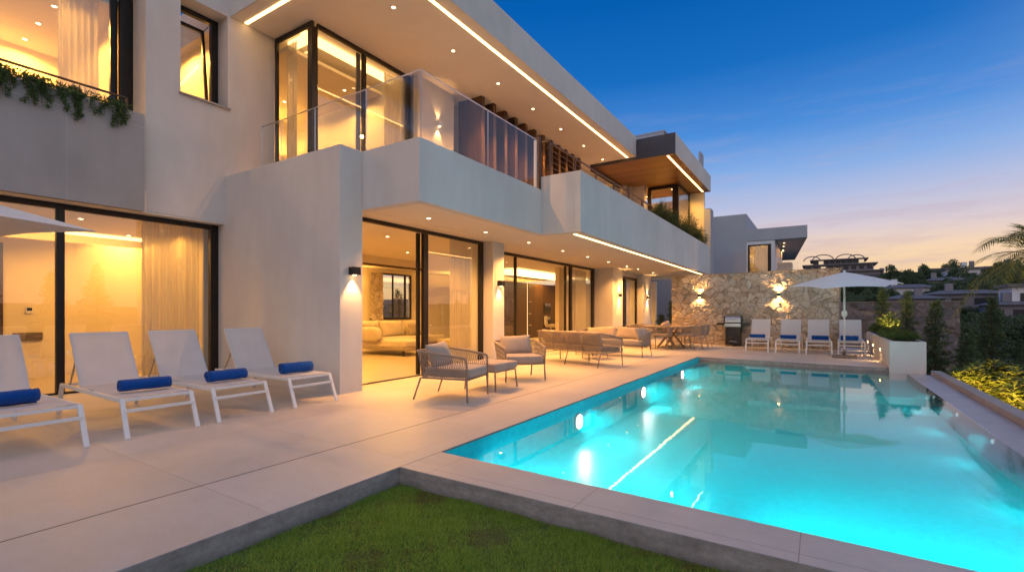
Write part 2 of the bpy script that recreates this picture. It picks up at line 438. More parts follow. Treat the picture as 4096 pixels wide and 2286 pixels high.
M['neigh']=stucco('neighbour_render',(.42,.44,.50),.05)
M['floor_in']=simple('indoor_floor_tile',(.50,.42,.33),.3,0,var=.05,scale=1.5,bump=0,world=True)
M['rubber']=simple('granite_base',(.20,.17,.15),.8,0,var=.3,scale=60)
M['terracotta']=simple('clay_pot',(.45,.38,.33),.8,0)

# ------------------------------------------------------------------ world & camera
w=bpy.data.worlds.new('World'); scene.world=w; w.use_nodes=True; wt=w.node_tree; wt.nodes.clear()
class WT(NT):
    def __init__(s): s.n=wt; s.out=wt.nodes.new('ShaderNodeOutputWorld')
t=WT()
gen=t.node('ShaderNodeTexCoord').outputs['Generated']; X_,Y_,Z_=t.sep(gen)
cl=t.noise(t.maps(gen,(2.5,2.5,22)),2.0,5,.6)
zz=t.math('ADD',Z_,t.math('MULTIPLY',t.math('SUBTRACT',cl,.5),.018))
view=t.ramp(zz,[(0,(1.0,.56,.25)),(.06,(1.0,.69,.36)),(.105,(.94,.69,.48)),(.14,(.74,.63,.66)),(.19,(.50,.55,.77)),(.25,(.25,.44,.82)),(.32,(.075,.28,.73)),(.42,(.008,.16,.56)),(.53,(.0,.115,.46)),(1,(.0,.08,.34))])
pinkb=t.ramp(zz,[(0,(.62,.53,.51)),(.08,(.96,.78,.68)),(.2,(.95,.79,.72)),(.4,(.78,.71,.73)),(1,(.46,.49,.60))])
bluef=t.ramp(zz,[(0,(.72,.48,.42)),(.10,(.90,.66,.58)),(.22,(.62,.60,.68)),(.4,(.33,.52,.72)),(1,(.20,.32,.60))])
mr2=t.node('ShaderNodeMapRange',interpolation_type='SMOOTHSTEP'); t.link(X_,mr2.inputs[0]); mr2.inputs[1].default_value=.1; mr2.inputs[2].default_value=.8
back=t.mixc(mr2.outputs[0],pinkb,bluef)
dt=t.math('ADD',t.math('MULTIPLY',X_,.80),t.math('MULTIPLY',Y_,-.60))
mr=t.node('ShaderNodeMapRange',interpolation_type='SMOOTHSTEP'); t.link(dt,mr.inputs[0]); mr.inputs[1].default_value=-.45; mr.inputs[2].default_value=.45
wispn=t.noise(t.maps(gen,(3,3,26)),1.6,6,.62)
wm=t.math('MULTIPLY',t.math('MULTIPLY',t.math('GREATER_THAN',wispn,.0),t.ramp(wispn,[(.50,(0,)*3),(.70,(1,)*3)])),.6)
wm=t.math('MULTIPLY',wm,t.ramp(Z_,[(.02,(1,)*3),(.22,(.5,)*3),(.4,(0,)*3)]))
view=t.mixc(wm,view,(.55,.42,.52))
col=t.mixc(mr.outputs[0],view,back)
ny=t.node('ShaderNodeTexSky'); ny.sky_type='NISHITA'; ny.sun_disc=False; ny.sun_elevation=R(0.5); ny.sun_rotation=R(20)
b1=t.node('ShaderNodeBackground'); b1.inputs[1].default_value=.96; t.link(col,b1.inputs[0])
b2=t.node('ShaderNodeBackground'); b2.inputs[1].default_value=.004; t.link(ny.outputs[0],b2.inputs[0])
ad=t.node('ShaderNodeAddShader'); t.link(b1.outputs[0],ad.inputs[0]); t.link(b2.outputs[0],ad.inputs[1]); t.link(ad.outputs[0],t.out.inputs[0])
cam=bpy.data.cameras.new('camera'); co=bpy.data.objects.new('camera',cam); COL.objects.link(co)
co.location=(0,0,1.25); co.rotation_euler=(R(90),0,R(32.5)); cam.sensor_width=36; cam.lens=36*1215/2576; cam.shift_y=65/2576; cam.clip_end=3000; cam.clip_start=.05
scene.camera=co
scene.view_settings.view_transform='Standard'; scene.view_settings.look='None'; scene.view_settings.exposure=0
cy=scene.cycles; cy.use_denoising=True; cy.max_bounces=8; cy.diffuse_bounces=5; cy.glossy_bounces=4; cy.transparent_max_bounces=14; cy.transmission_bounces=4
cy.sample_clamp_indirect=4; cy.caustics_reflective=False; cy.caustics_refractive=False
try: cy.denoiser='OPENIMAGEDENOISE'
except Exception: pass

def lamp(name,kind,loc,energy,color=(1,.60,.24),parent=None,size=.04,direction=None,spot=120,blend=.6):
    l=bpy.data.lights.new(name,kind); l.energy=energy; l.color=color
    if kind in('POINT','SPOT'): l.shadow_soft_size=size
    if kind=='SPOT': l.spot_size=R(spot); l.spot_blend=blend
    o=bpy.data.objects.new(name,l); COL.objects.link(o); o.location=loc
    if direction is not None: o.rotation_euler=Vector(direction).to_track_quat('-Z','Y').to_euler()
    if parent: o.parent=parent
    return o
sun=bpy.data.lights.new('dusk_sun','SUN'); sun.energy=.16; sun.angle=R(40); sun.color=(1,.78,.70)
so=bpy.data.objects.new('dusk_sun',sun); COL.objects.link(so); so.rotation_euler=Vector((-.5,.55,-.55)).to_track_quat('-Z','Y').to_euler(); so.location=(10,-10,12)

# ================================================================== GROUND
def S(o): return tag(o,kind='structure')
mb=MB()
mb.prism([(-16.2,-6),(-2.86,-6),(-2.86,2.8),(-2.86,3.304),(-2.86,14.13),(-2.86,26),(-16.2,26)],-.16,0,1)
mb.prism([(-2.86,2.8),(2.0,2.8),(2.0,3.13),(-2.86,3.304)],-.16,0,1)
mb.prism([(-2.86,14.13),(1.3,13.60),(1.3,20.5),(-2.86,20.5)],-.16,0,1)
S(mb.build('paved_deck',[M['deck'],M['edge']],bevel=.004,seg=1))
mb=MB(); mb.box(2.0,-2,-.6,2.17,13.5,0); S(mb.build('pool_kerb',M['kerb'],bevel=.006))
mb=MB(); mb.box(1.60,3.15,-.6,1.998,13.45,-.094); S(mb.build('overflow_ledge',M['wet']))
WZ=-.09
# pool shell (inner faces)
pe=[(-2.83,3.30),(1.60,3.14),(1.60,13.62),(-2.83,14.145)]
mb=MB(); zb=-.56
zq=[zb,-.42,-.42,zb]
v=[(x,y,zq[i]) for i,(x,y) in enumerate(pe)]+[(x,y,-.16 if True else 0) for x,y in pe]
mb.add(v,[(0,1,2,3)])
for i in range(4):
    j=(i+1)%4
    mb.add([(pe[j][0],pe[j][1],zq[j]),(pe[i][0],pe[i][1],zq[i]),(pe[i][0],pe[i][1],-.004 if i!=1 else WZ-.004),(pe[j][0],pe[j][1],-.004 if i!=1 else WZ-.004)],[(0,1,2,3)])
pool=S(mb.build('pool_basin',M['pool']))
mb=MB(); mb.box(-1.15,10.0,-.60,1.597,10.9,-.40); mb.box(-.95,10.9,-.60,1.597,13.6,-.26)
S(mb.build('pool_steps',M['pool']))
mb=MB(); mb.add([(-2.828,3.302,WZ),(1.602,3.142,WZ),(1.602,13.568,WZ),(-2.828,14.118,WZ)],[(0,1,2,3)])
S(mb.build('pool_water',M['water']))
t=NT('water_haze'); vs=t.node('ShaderNodeVolumeScatter'); vs.inputs['Color'].default_value=(.02,.78,.88,1); vs.inputs['Density'].default_value=.42; t.link(vs.outputs[0],t.out.inputs['Volume'])
mb=MB(); mb.prism([(-2.82,3.315),(1.59,3.155),(1.59,13.55),(-2.82,14.10)],-.7,WZ-.006); S(mb.build('water_body',t.m))
def pool_lamp(loc,ax,label,e=55,q=.13):
    t=empty('pool_light',loc,0,label,'pool light','underwater lights in the pool wall')
    d={'+x':(1,0,0),'+y':(0,1,0),'-x':(-1,0,0),'-y':(0,-1,0)}[ax]
    sg=1 if ax[0]=='+' else -1
    m=MB(); m.lathe((0,0,0),[(q,0),(q,.012*sg),(q*.77,.02*sg)],24,ax[1]); m.build('rim',M['steel'],t)
    m=MB(); m.lathe((.022*d[0],.022*d[1],0),[(q*.73,0),(q*.7,.006*sg),(q*.23,.012*sg)],24,ax[1]); m.build('lens',M['pool_lamp' if ax=='+x' else 'pool_fill_dim'],t,smooth=True)
    lamp('pool_light_source','SPOT',(d[0]*.06,d[1]*.06,0),e,(.30,.95,1),t,.08,(d[0],d[1],.0),170,.5)
pool_lamp((-2.83,6.15,-.27),'+x','round glowing pool light nearest the camera on the left pool wall',105)
pool_lamp((-2.83,9.04,-.27),'+x','round glowing pool light in the middle of the left pool wall',105)
pool_lamp((-2.83,12.1,-.27),'+x','small glowing pool light at the far end of the left pool wall',105)
def pool_bar(name,loc,length,dirv,e,label):
    t=empty('pool_light',loc,0,label,'pool light','underwater light bars under the pool rim')
    m=MB(); a=length/2
    if abs(dirv[1])>.5: m.box(-a,0,-.03,a,.02,.03)
    else: m.box(-.02,-a,-.03,0,a,.03)
    m.build('housing',M['pool'],t)
    l=bpy.data.lights.new('pool_bar_source','AREA'); l.shape='RECTANGLE'; l.size=length; l.size_y=.12; l.energy=e; l.color=(.18,.92,1); l.spread=R(50)
    o=bpy.data.objects.new('pool_bar_source',l); COL.objects.link(o); o.parent=t; o.location=(dirv[0]*.06,dirv[1]*.06,0); o.rotation_euler=Vector(dirv).to_track_quat('-Z','Z').to_euler()
for k,x in enumerate((-1.7,.55)): pool_bar('b',(x,3.31-.036*(x+2.83)+.002,-.26),2.0,(0,1,-.015),40,'light bar under the near rim, %s half'%('left','right')[k])
for k,y in enumerate((4.0,5.6,7.2,8.8,10.4)): pool_lamp((1.597,y,-.15),'-x','tiny added fill light under the overflow edge, %s from the front'%ORD[k],11,.035)  # added to even out the pool glow, no lamps known on this wall

# lawn
mb=MB(); nx,ny_=30,40
V=[];F=[]
for j in range(ny_+1):
    for i in range(nx+1):
        x=-2.855+i*(5.0/nx); y=-3.0+j*(5.795/ny_); V.append((x,y,-.148+.008*math.sin(x*3)*math.cos(y*2.3)))
for j in range(ny_):
    for i in range(nx): a=j*(nx+1)+i; F.append((a,a+1,a+nx+2,a+nx+1))
mb.add(V,F); S(mb.build('lawn_ground',M['lawnbase'],smooth=True))
def grass():
    N=230000
    x=RNG.uniform(-2.85,.9,N); y=2.795-RNG.uniform(0,1,N)**1.15*1.95
    # only the patch around the corner that can be seen
    th=R(32.5); d=-x*math.sin(th)+y*math.cos(th); s=x*math.cos(th)+y*math.sin(th)
    k=(d>.75); x,y=x[k],y[k]; N=len(x)
    patch=np.sin(x*5.1+y*3)*np.cos(y*6.3-x*2)+.6*np.sin(x*13+2)*np.sin(y*11)+.4*np.sin(x*29+1)*np.cos(y*31)
    h=(.018+.014*RNG.random(N)+.010*patch).clip(.017,.05); h*=np.where(RNG.random(N)<.03,1.6,1)
    a=RNG.uniform(0,2*PI,N); wd=.0016+.0012*RNG.random(N)
    lean=RNG.normal(0,.55,(N,2))*h[:,None]+.002
    z0=np.full(N,-.150)
    c,sn=np.cos(a)*wd,np.sin(a)*wd
    V=np.empty((N,3,3)); V[:,0]=np.c_[x-c,y-sn,z0]; V[:,1]=np.c_[x+c,y+sn,z0]; V[:,2]=np.c_[x+lean[:,0],y+lean[:,1],z0+h]
    F=np.arange(N*3).reshape(N,3)
    # dry patches get a second material
    dry=(patch+RNG.normal(0,.5,N))<-.95
    o=np_mesh('grass',V.reshape(-1,3),F,M['grass']); o.data.materials.append(M['grass_dry'])
    o.data.polygons.foreach_set('material_index',dry.astype(np.int32))
    tag(o,'short green lawn grass with worn yellowish patches inside the paving corner','grass',kind='stuff')
M['grass_dry']=leafm('dry_grass',(.18,.18,.05),(.34,.32,.10),.7,.4)
grass()

# terrain
def hgt(x,y):
    d=math.hypot(x,y)
    t=min(max((d-48)/100,0),1); t=t*t*(3-2*t)
    z=-3.2+t*8.6*(1-.25*min(max((x-25)/60,0),1))+math.sin(x*.05+1)*math.cos(y*.04)*1.2*t+ (max(d-165,0)*-.03)
    if d<48: z=-3.2
    # garden terraces close to the pool
    if d<40:
        u=min(max((x-2.0)/6,0),1); near=-.62-2.4*u*u
        k=min(max((d-22)/18,0),1); z=near*(1-k)+z*k
        if x<2.3 and y<30: z=min(z,-1.6)
    return z
V=[];F=[]; xs=[-900,-600,-400,-250,-180,-130,-90,-60,-40,-25,-16,-8,-4,0,1.4,2.17]+[2.17+i*1.2 for i in range(1,16)]+[24,30,38,48,60,75,95,120,150,190,250,350,500,800,1200]
ys=[-900,-500,-250,-120,-60,-30,-15,-8]+[-4+i*2.5 for i in range(0,16)]+[40,48,58,70,82,95,108,120,132,145,158,172,190,220,270,350,500,800,1300,1800]
for y in ys:
    for x in xs: V.append((x,y,hgt(x,y)))
n=len(xs)
for j in range(len(ys)-1):
    for i in range(n-1): a=j*n+i; F.append((a,a+1,a+n+1,a+n))
mb=MB(); mb.add(V,F); S(mb.build('hillside_terrain',M['terrain'],smooth=True))
# ================================================================== VILLA
villa=empty('villa',(0,0,0),0,'white two-storey modern villa with lit glass walls and a long roof overhang','house')
def vp(name,mb,mat,bevel=.006,**k): return mb.build(name,mat,villa,bevel=bevel,**k)
# fin wall
mb=MB(); mb.box(-13,4.76,-.05,-6.12,5.19,3.79); vp('wall',mb,M['stucco'])
# upper left wall with tilted window opening
mb=MB(); W=-9.45
mb.box(W-.42,3.5,2.92,W,4.02,7.9); mb.box(W-.42,4.82,2.92,W,4.888,7.9); mb.box(W-.42,4.888,2.92,W,5.755,6.848); mb.box(W-.42,4.02,2.92,W,4.82,5.10); mb.box(W-.42,4.02,6.83,W,4.82,7.9)
vp('wall',mb,M['stucco'],0)
mb=MB(); mb.box(-9.86,3.432,2.895,-9.452,3.499,4.47); vp('wall',mb,M['stucco'],0)
mb=MB(); mb.box(-13.5,3.5,2.92,W-.42,3.62,7.9); vp('wall',mb,M['plaster'],0)
# parapet upper left
mb=MB(); mb.box(-9.42,-4,2.89,-9.30,3.43,4.47); o=vp('parapet',mb,M['grey_panel'])
mb=MB(); 
for (y0,y1,z0,z1) in ((2.46,2.464,2.9,4.25),(-4,3.42,4.245,4.25)): mb.box(-9.298,y0,z0,-9.2965,y1,z1)
vp('parapet_joint',mb,M['stucco'],0)
mb=MB(); mb.box(-10.3,-4,2.89,-9.42,3.5,3.25); mb.box(-9.87,3.5,2.89,-9.46,4.76,2.918); vp('floor_slab',mb,M['soffit'],0)
# columns / piers
for b in ((-7.35,9.1,0,-6.31,9.56,2.868),(-7.35,17.03,0,-6.44,18.1,2.868),(-7.35,20.68,0,-6.44,21.85,2.868)):
    mb=MB(); mb.box(*b); vp('column',mb,M['stucco'])
mb=MB(); mb.box(-7.3,22.18,2.74,-5.03,22.32,2.868); mb.box(-7.35,21.85,0,-7.1,22.3,2.868); vp('wall',mb,M['stucco'],0)
# first floor slab (soffit) and balconies
mb=MB(); mb.box(-16,5.19,2.87,-6.119,22.28,3.25); mb.box(-6.119,5.34,2.873,-5.05,22.28,3.25); mb.box(-5.05,8.88,2.873,-4.18,22.28,3.25)
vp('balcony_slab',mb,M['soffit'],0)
mb=MB(); mb.box(-6.118,5.18,2.86,-5.04,5.34,3.79); mb.box(-5.04,5.18,2.86,-4.89,8.872,3.79); vp('balcony_parapet',mb,M['stucco'])
mb=MB(); mb.box(-5.04,8.872,2.855,-4.17,9.02,4.08); mb.box(-4.17,8.872,2.855,-4.03,22.28,4.08); mb.box(-6.5,22.282,2.875,-4.03,22.42,3.6); vp('balcony_parapet',mb,M['stucco'])
# planter trough behind parapet 2
mb=MB(); mb.box(-4.75,15.2,3.25,-4.17,22.28,4.0); vp('planter_trough',mb,M['stucco'],0)
# roof
mb=MB(); mb.box(-16,4.89,6.85,-5.63,17.15,7.50); vp('roof',mb,M['soffit'],0)
mb=MB(); mb.box(-16,4.885,6.846,-9.5,4.889,7.55); 
mb.box(-5.63,4.89,6.85,-5.60,17.15,7.57); vp('fascia',mb,M['stucco'],0)
mb=MB(); mb.box(-9.45,4.86,6.85,-5.60,4.889,7.57); vp('fascia',mb,M['stucco'],0)
# far roof with timber soffit
mb=MB(); mb.box(-7.3,17.19,6.80,-4.26,23.6,7.40); mb.box(-16,17.152,6.86,-7.3,23.6,7.40); vp('roof',mb,M['stucco'],0)
mb=MB(); mb.box(-7.3,17.152,6.745,-4.22,17.188,7.47); vp('fascia',mb,M['dark_panel'],0)
mb=MB(); mb.box(-4.258,17.19,6.745,-4.22,23.6,7.47); vp('fascia',mb,M['stucco'],0)  # pale finish puts the sky light on this side into the colour
mb=MB(); mb.box(-7.3,17.19,6.76,-4.262,23.6,6.798); vp('timber_soffit',mb,M['wood_soffit'],0)
mb=MB(); mb.box(-7.38,17.16,6.60,-7.3,20.4,6.86); vp('beam',mb,M['frame'],0)
mb=MB(); mb.box(-6.65,20.0,7.40,-5.38,21.0,8.62); mb.box(-6.7,19.98,8.62,-5.34,21.02,8.68); vp('chimney',mb,M['neigh'],0)
mb=MB(); mb.box(-4.35,21.6,7.40,-4.26,22.2,8.05); vp('chimney',mb,M['neigh'],0)
# upper floor walls
mb=MB(); mb.box(-8.15,8.42,3.25,-8.0,9.75,6.848); mb.box(-12.6,8.27,3.25,-8.3,8.42,6.848); vp('wall',mb,M['stucco'],0)
mb=MB(); mb.box(-9.3,9.75,3.25,-9.1,10.8,6.848); mb.box(-9.1,10.28,3.25,-8.16,10.4,6.848); mb.box(-8.45,10.4,3.25,-8.3,20.3,6.848); mb.box(-8.3,20.15,3.25,-7.3,20.3,6.74); vp('wall',mb,M['stucco'],0)
mb=MB(); mb.box(-7.3,20.38,3.25,-7.12,20.8,6.758); mb.box(-7.12,20.9,3.25,-6.46,21.17,6.758); mb.box(-7.12,20.8,3.25,-7.0,20.9,6.758); vp('wall',mb,M['stucco'],0)
mb=MB(); mb.box(-5.14,23.57,3.25,-4.50,23.75,6.758); mb.box(-9.5,24.6,3.25,-5.14,24.75,6.758); mb.box(-9.6,20.3,3.25,-9.5,24.6,6.758); vp('wall',mb,M['plaster'],0)
mb=MB(); mb.box(-4.50,23.50,2.9,-4.21,24.2,5.98); vp('wall',mb,M['neigh'],0)
mb=MB(); mb.box(-9.5,21.4,3.2,-5.16,24.6,3.30); vp('floor_slab',mb,M['floor_in'],0)
# wooden vertical fins
for y in (10.13,10.66,11.21,11.75,12.31,12.86,13.41,13.96,14.50,15.05,15.59,16.14):
    mb=MB(); mb.box(-8.15,y,3.25,-7.38,y+.14,6.848); mb.build('timber_fin',M['wood_fin'],villa,bevel=.006)
# interior shells
def shell(name,boxes,mat): 
    mb=MB(); [mb.box(*b) for b in boxes]; return vp(name,mb,mat,0)
# ground left room
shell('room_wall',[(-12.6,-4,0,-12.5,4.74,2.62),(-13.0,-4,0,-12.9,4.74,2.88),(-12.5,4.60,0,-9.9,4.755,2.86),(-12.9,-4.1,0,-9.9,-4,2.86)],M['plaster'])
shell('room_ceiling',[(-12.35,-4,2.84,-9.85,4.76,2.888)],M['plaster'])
shell('room_ceiling',[(-13.0,-4,2.86,-12.35,4.74,2.889)],M['plaster'])
shell('room_floor',[(-13,-4,.001,-9.78,4.7,.006)],M['floor_in'])
# ground living room / kitchen
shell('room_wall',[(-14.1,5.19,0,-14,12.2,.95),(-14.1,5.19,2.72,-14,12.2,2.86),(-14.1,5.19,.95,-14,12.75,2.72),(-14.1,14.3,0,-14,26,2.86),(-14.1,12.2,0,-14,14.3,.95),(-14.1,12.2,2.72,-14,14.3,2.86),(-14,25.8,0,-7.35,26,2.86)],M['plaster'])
shell('room_wall',[(-8.16,15.75,0,-8.0,16.4,2.868)],M['plaster'])
shell('room_floor',[(-14,5.2,.001,-6.66,26,.006)],M['floor_in'])
# upper rooms
shell('room_wall',[(-13.3,-4,3.25,-13.2,3.5,7.4),(-13.3,-4.1,3.25,-9.9,-4,7.4)],M['plaster'])
shell('room_ceiling',[(-13.2,-4,6.45,-10.12,3.5,6.55),(-10.12,-4,7.2,-9.2,3.5,7.3)],M['plaster'])
shell('room_wall',[(-12.7,5.1,3.25,-12.6,8.42,6.848),(-12.6,5.05,3.25,-9.88,5.15,6.848)],M['plaster'])
shell('room_ceiling',[(-12.6,5.8,6.55,-9.05,8.27,6.62)],M['plaster'])
shell('room_floor',[(-12.6,5.2,3.251,-8.25,8.27,3.30)],M['floor_in'])
mb=MB(); mb.box(-9.87,4.9,3.25,-9.86,5.75,6.84); 

# windows: frame (part) > pane
def window(frames,panes,name='window',parent=villa,glass='glass',label=None):
    mb=MB(); [mb.box(*b) for b in frames]; f=mb.build(name,M['frame'],parent,bevel=.004,seg=1)
    if label: f['label']=label
    for b in panes: 
        x0,y0,z0,x1,y1,z1=b; m=MB()
        if x1-x0<y1-y0: m.add([(x1,y0,z0),(x1,y1,z0),(x1,y1,z1),(x1,y0,z1)],[(0,1,2,3)])
        else: m.add([(x0,y0,z0),(x1,y0,z0),(x1,y0,z1),(x0,y0,z1)],[(0,1,2,3)])
        m.build('pane',M[glass],f)
    return f
# ground left window X=-9.7
window([(-9.76,-4,2.80,-9.68,4.62,2.888),(-9.76,4.62,0,-9.66,4.755,2.888),(-9.74,2.44,.02,-9.67,2.54,2.80),(-9.76,-4,.004,-9.68,4.62,.03)],
       [(-9.722,-4,.03,-9.714,2.44,2.80),(-9.722,2.54,.03,-9.714,4.62,2.80)],'sliding_door')
# living door X=-6.6
window([(-6.66,5.2,2.80,-6.58,9.10,2.868),(-6.66,7.10,.02,-6.58,7.23,2.80),(-6.72,7.01,.02,-6.67,7.09,2.80),(-6.66,8.98,.02,-6.58,9.10,2.80),(-6.66,5.2,.003,-6.58,9.1,.018)],
       [(-6.624,7.23,.02,-6.616,8.98,2.80)],'sliding_door')
# kitchen door X=-7.2
window([(-7.24,9.56,2.79,-7.16,17.03,2.868),(-7.24,11.44,.02,-7.16,11.50,2.79),(-7.30,14.72,.02,-7.25,14.82,2.79),(-7.24,14.95,.02,-7.16,15.10,2.79),(-7.24,16.85,.02,-7.16,17.03,2.79),(-7.24,9.56,.003,-7.16,17.03,.018)],
       [(-7.204,9.56,.02,-7.196,11.44,2.79),(-7.204,15.10,.02,-7.196,16.85,2.79)],'sliding_door')
# third door X=-6.75
window([(-6.79,18.1,2.60,-6.71,20.68,2.70),(-6.79,18.98,.02,-6.71,19.28,2.60),(-6.79,20.58,.02,-6.71,20.68,2.60),(-6.79,18.1,.003,-6.71,20.68,.02)],
       [(-6.754,19.28,.02,-6.746,20.58,2.60),(-6.754,18.1,.02,-6.746,18.98,2.60)],'sliding_door')
shell('room_wall',[(-7.35,18.1,2.70,-6.71,20.68,2.868)],M['stucco'])
# upper left big window
window([(-10.04,3.32,4.2,-9.94,3.5,7.3),(-10.12,3.22,4.2,-10.05,3.32,7.3),(-10.12,-4,4.2,-9.94,3.22,4.30)],[(-10.084,-4,4.30,-10.076,3.22,7.2)],'window')
# small tilted window
f=window([(-9.90,4.02,6.74,-9.80,4.82,6.83),(-9.90,4.02,5.10,-9.80,4.08,6.74),(-9.90,4.70,5.10,-9.80,4.82,6.74),(-9.90,4.08,5.10,-9.80,4.70,5.15)],[],'window')
sash=MB(); sash.box(-.025,-.30,0,.025,-.25,1.5); sash.box(-.025,.25,0,.025,.30,1.5); sash.box(-.025,-.25,1.44,.025,.25,1.5); sash.box(-.025,-.25,0,.025,.25,.05)
so_=sash.build('tilted_sash',M['frame'],f,bevel=.004,seg=1); so_.location=(-9.86,4.37,5.17); so_.rotation_euler=(0,R(-7),0)
m=MB(); m.add([(0,-.25,.05),(0,.25,.05),(0,.25,1.44),(0,-.25,1.44)],[(0,1,2,3)]); po=m.build('pane',M['glass'],f); po.location=so_.location; po.rotation_euler=so_.rotation_euler
m=MB(); m.bar((-9.88,4.68,6.70),(-10.02,4.64,6.62),.01,.01); m.build('hinge_arm',M['black'],f)
mb=MB(); mb.box(-9.80,3.99,5.065,-9.40,4.86,5.10); mb.build('sill',M['kerb'],f,bevel=.005)
# corner glazing upper
window([(-9.45,5.755,6.76,-8.22,5.81,6.848),(-8.36,5.755,3.3,-8.22,5.89,6.76),(-9.449,5.755,3.3,-9.38,5.81,6.76),(-8.28,5.89,6.76,-8.22,8.42,6.848),(-8.28,6.98,3.3,-8.22,7.08,6.76),(-8.33,6.88,3.3,-8.29,6.98,6.76),(-8.28,8.29,3.3,-8.22,8.42,6.76)],
       [(-9.38,5.782,3.3,-8.36,5.788,6.76),(-8.254,5.89,3.3,-8.248,6.98,6.76),(-8.254,7.08,3.3,-8.248,8.29,6.76)],'corner_window')
# far corner glazing
window([(-6.46,21.36,6.62,-5.16,21.44,6.756),(-6.46,21.36,3.3,-6.30,21.44,6.62),(-5.38,21.36,3.3,-5.13,21.52,6.62),(-5.2,21.52,6.66,-5.13,23.57,6.756),(-5.2,23.5,3.3,-5.13,23.57,6.66)],
       [(-6.30,21.397,3.3,-5.38,21.403,6.62),(-5.17,21.52,3.3,-5.164,23.5,6.66)],'corner_window')
# recess door upper
window([(-9.08,9.80,3.3,-9.04,9.86,5.5),(-9.08,9.86,5.44,-9.04,10.25,5.5)],[(-9.07,9.86,3.3,-9.06,10.25,5.44)],'door')
# garden window at the back of living room
window([(-14.0,12.2,.95,-13.96,12.75,1.0),(-13.99,12.75,.95,-13.93,14.3,1.03),(-13.99,12.75,2.66,-13.93,14.3,2.72),(-13.99,13.28,1.03,-13.93,13.33,2.66),(-13.99,14.24,1.03,-13.93,14.3,2.66),(-13.99,13.92,1.03,-13.93,14.0,2.66)],
       [(-13.965,12.75,1.03,-13.96,14.24,2.66)],'window')
mb=MB(); mb.box(-11.1,6.0,2.60,-11.0,11.9,2.66); vp('beam',mb,M['wood_fin'],0)
mb=MB(); mb.box(-11.12,6.0,2.66,-10.98,11.9,2.868); vp('beam',mb,M['plaster'],0)
# led strips
def strip(name,b,label,mat='led'):
    mb=MB(); mb.box(*b); o=mb.build(name,M[mat]); tag(o,label,'light strip','linear lights set in ceilings'); return o
strip('led_strip',(-5.92,5.2,6.838,-5.865,17.05,6.849),'long glowing strip running the whole length of the upper roof overhang')
strip('led_strip',(-9.40,5.115,6.838,-5.93,5.17,6.849),'short glowing strip along the near end of the upper roof overhang')
strip('led_strip',(-4.335,9.2,2.861,-4.285,22.2,2.8725),'glowing strip under the long balcony above the terrace')
strip('led_strip',(-4.56,17.35,6.748,-4.50,23.4,6.7595),'glowing strip under the far timber-lined roof')
strip('cove_light',(-12.6,-4,2.79,-12.5,4.58,2.84),'glowing cove line above the back wall of the ground-floor left room','cove')
strip('cove_light',(-8.80,5.9,6.74,-8.62,8.25,6.84),'bright cove band inside the upper corner room, along the long window','cove')
strip('cove_light',(-9.3,5.95,6.74,-8.82,6.12,6.84),'bright cove band inside the upper corner room, beside the short window','cove')
strip('cove_light',(-12.58,6.1,4.95,-12.52,8.1,4.98),'thin glowing line in place of a reflection, low on the back wall of the upper corner room','thin')  # glowing strip standing in for a reflected light
strip('cove_light',(-10.9,15.0,2.78,-9.4,21.5,2.82),'wide lit ceiling recess above the kitchen','cove')
strip('cove_light',(-11.63,19.575,.1,-11.60,19.59,2.6),'thin vertical light line between the kitchen cabinets','thin')
strip('cove_light',(-12.0,3.8,5.3,-11.95,3.84,6.2),'slanted light line seen through the small tilted window','led')
bpy.data.objects[-1] if False else None

# downlights
proto_dl=None
def downlight(loc,label,group,e=18,spot=135,r=.034,light=True):
    t=empty('ceiling_light',loc,0,label,'ceiling light',group)
    m=MB(); m.lathe((0,0,-.004),[(r+.012,0),(r+.012,.004)],16); m.build('trim',M['white_metal'],t)
    m=MB(); m.lathe((0,0,-.007),[(r*.8,0),(r,.003)],16); m.build('lens',M['lamp'],t)
    if light: lamp('ceiling_light_source','SPOT',(0,0,-.03),e,(1,.42,.09),t,.035,(0,0,-1),spot,.7)
g='recessed downlights in the upper roof overhang'
for i in range(7): downlight((-6.62-.02*i,6.33+1.745*i,6.85),'%s round downlight from the near end of the upper roof overhang'%ORD[i],g,430,112)
g='recessed downlights under the balconies'
for i,y in enumerate((6.29,8.0,9.75,11.55,13.2,14.9,16.7,18.0,20.0)): downlight((-5.72-.012*i,y,2.87),'%s round downlight from the near end under the balcony'%ORD[i],g,330)
# interior lights
IC=(1,.48,.085)
def roomlights(pts,where,e,soft=.12):
    for i,p in enumerate(pts):
        downlight(p,'%s downlight from the left in the ceiling of %s'%(ORD[i],where),'downlights inside '+where,e,light=False)
        lamp('room_light_source','SPOT',(p[0],p[1],p[2]-.03),e*4.2,IC,None,.05,(0,0,-1),165,.35)
roomlights([(-10.65,1.2,2.839),(-10.65,3.0,2.839),(-12.15,4.2,2.839),(-10.87,4.3,2.839)],'the ground-floor left room',28)
roomlights([(-7.85,7.33,2.869),(-10.0,7.4,2.869),(-9.5,9.6,2.869),(-12.5,10.5,2.869),(-12.3,7.0,2.869)],'the living room',62)
roomlights([(-8.6,12.5,2.869),(-9.0,18.9,2.869),(-10.4,17.3,2.869),(-11.1,20.6,2.869),(-8.2,19.2,2.869),(-9.5,22.6,2.869)],'the kitchen',52)
roomlights([(-11.0,2.75,6.449),(-11.9,2.76,6.449),(-12.8,2.78,6.449),(-11.4,.8,6.449)],'the upper left room',36)
roomlights([(-10.2,6.6,6.549),(-11.4,7.2,6.549),(-9.6,7.6,6.549)],'the upper corner room',36)
roomlights([(-5.6,22.2,6.755),(-7.0,23.0,6.755)],'the far corner room',90)
roomlights([(-11.3,4.35,6.849)],'the small window room',110)

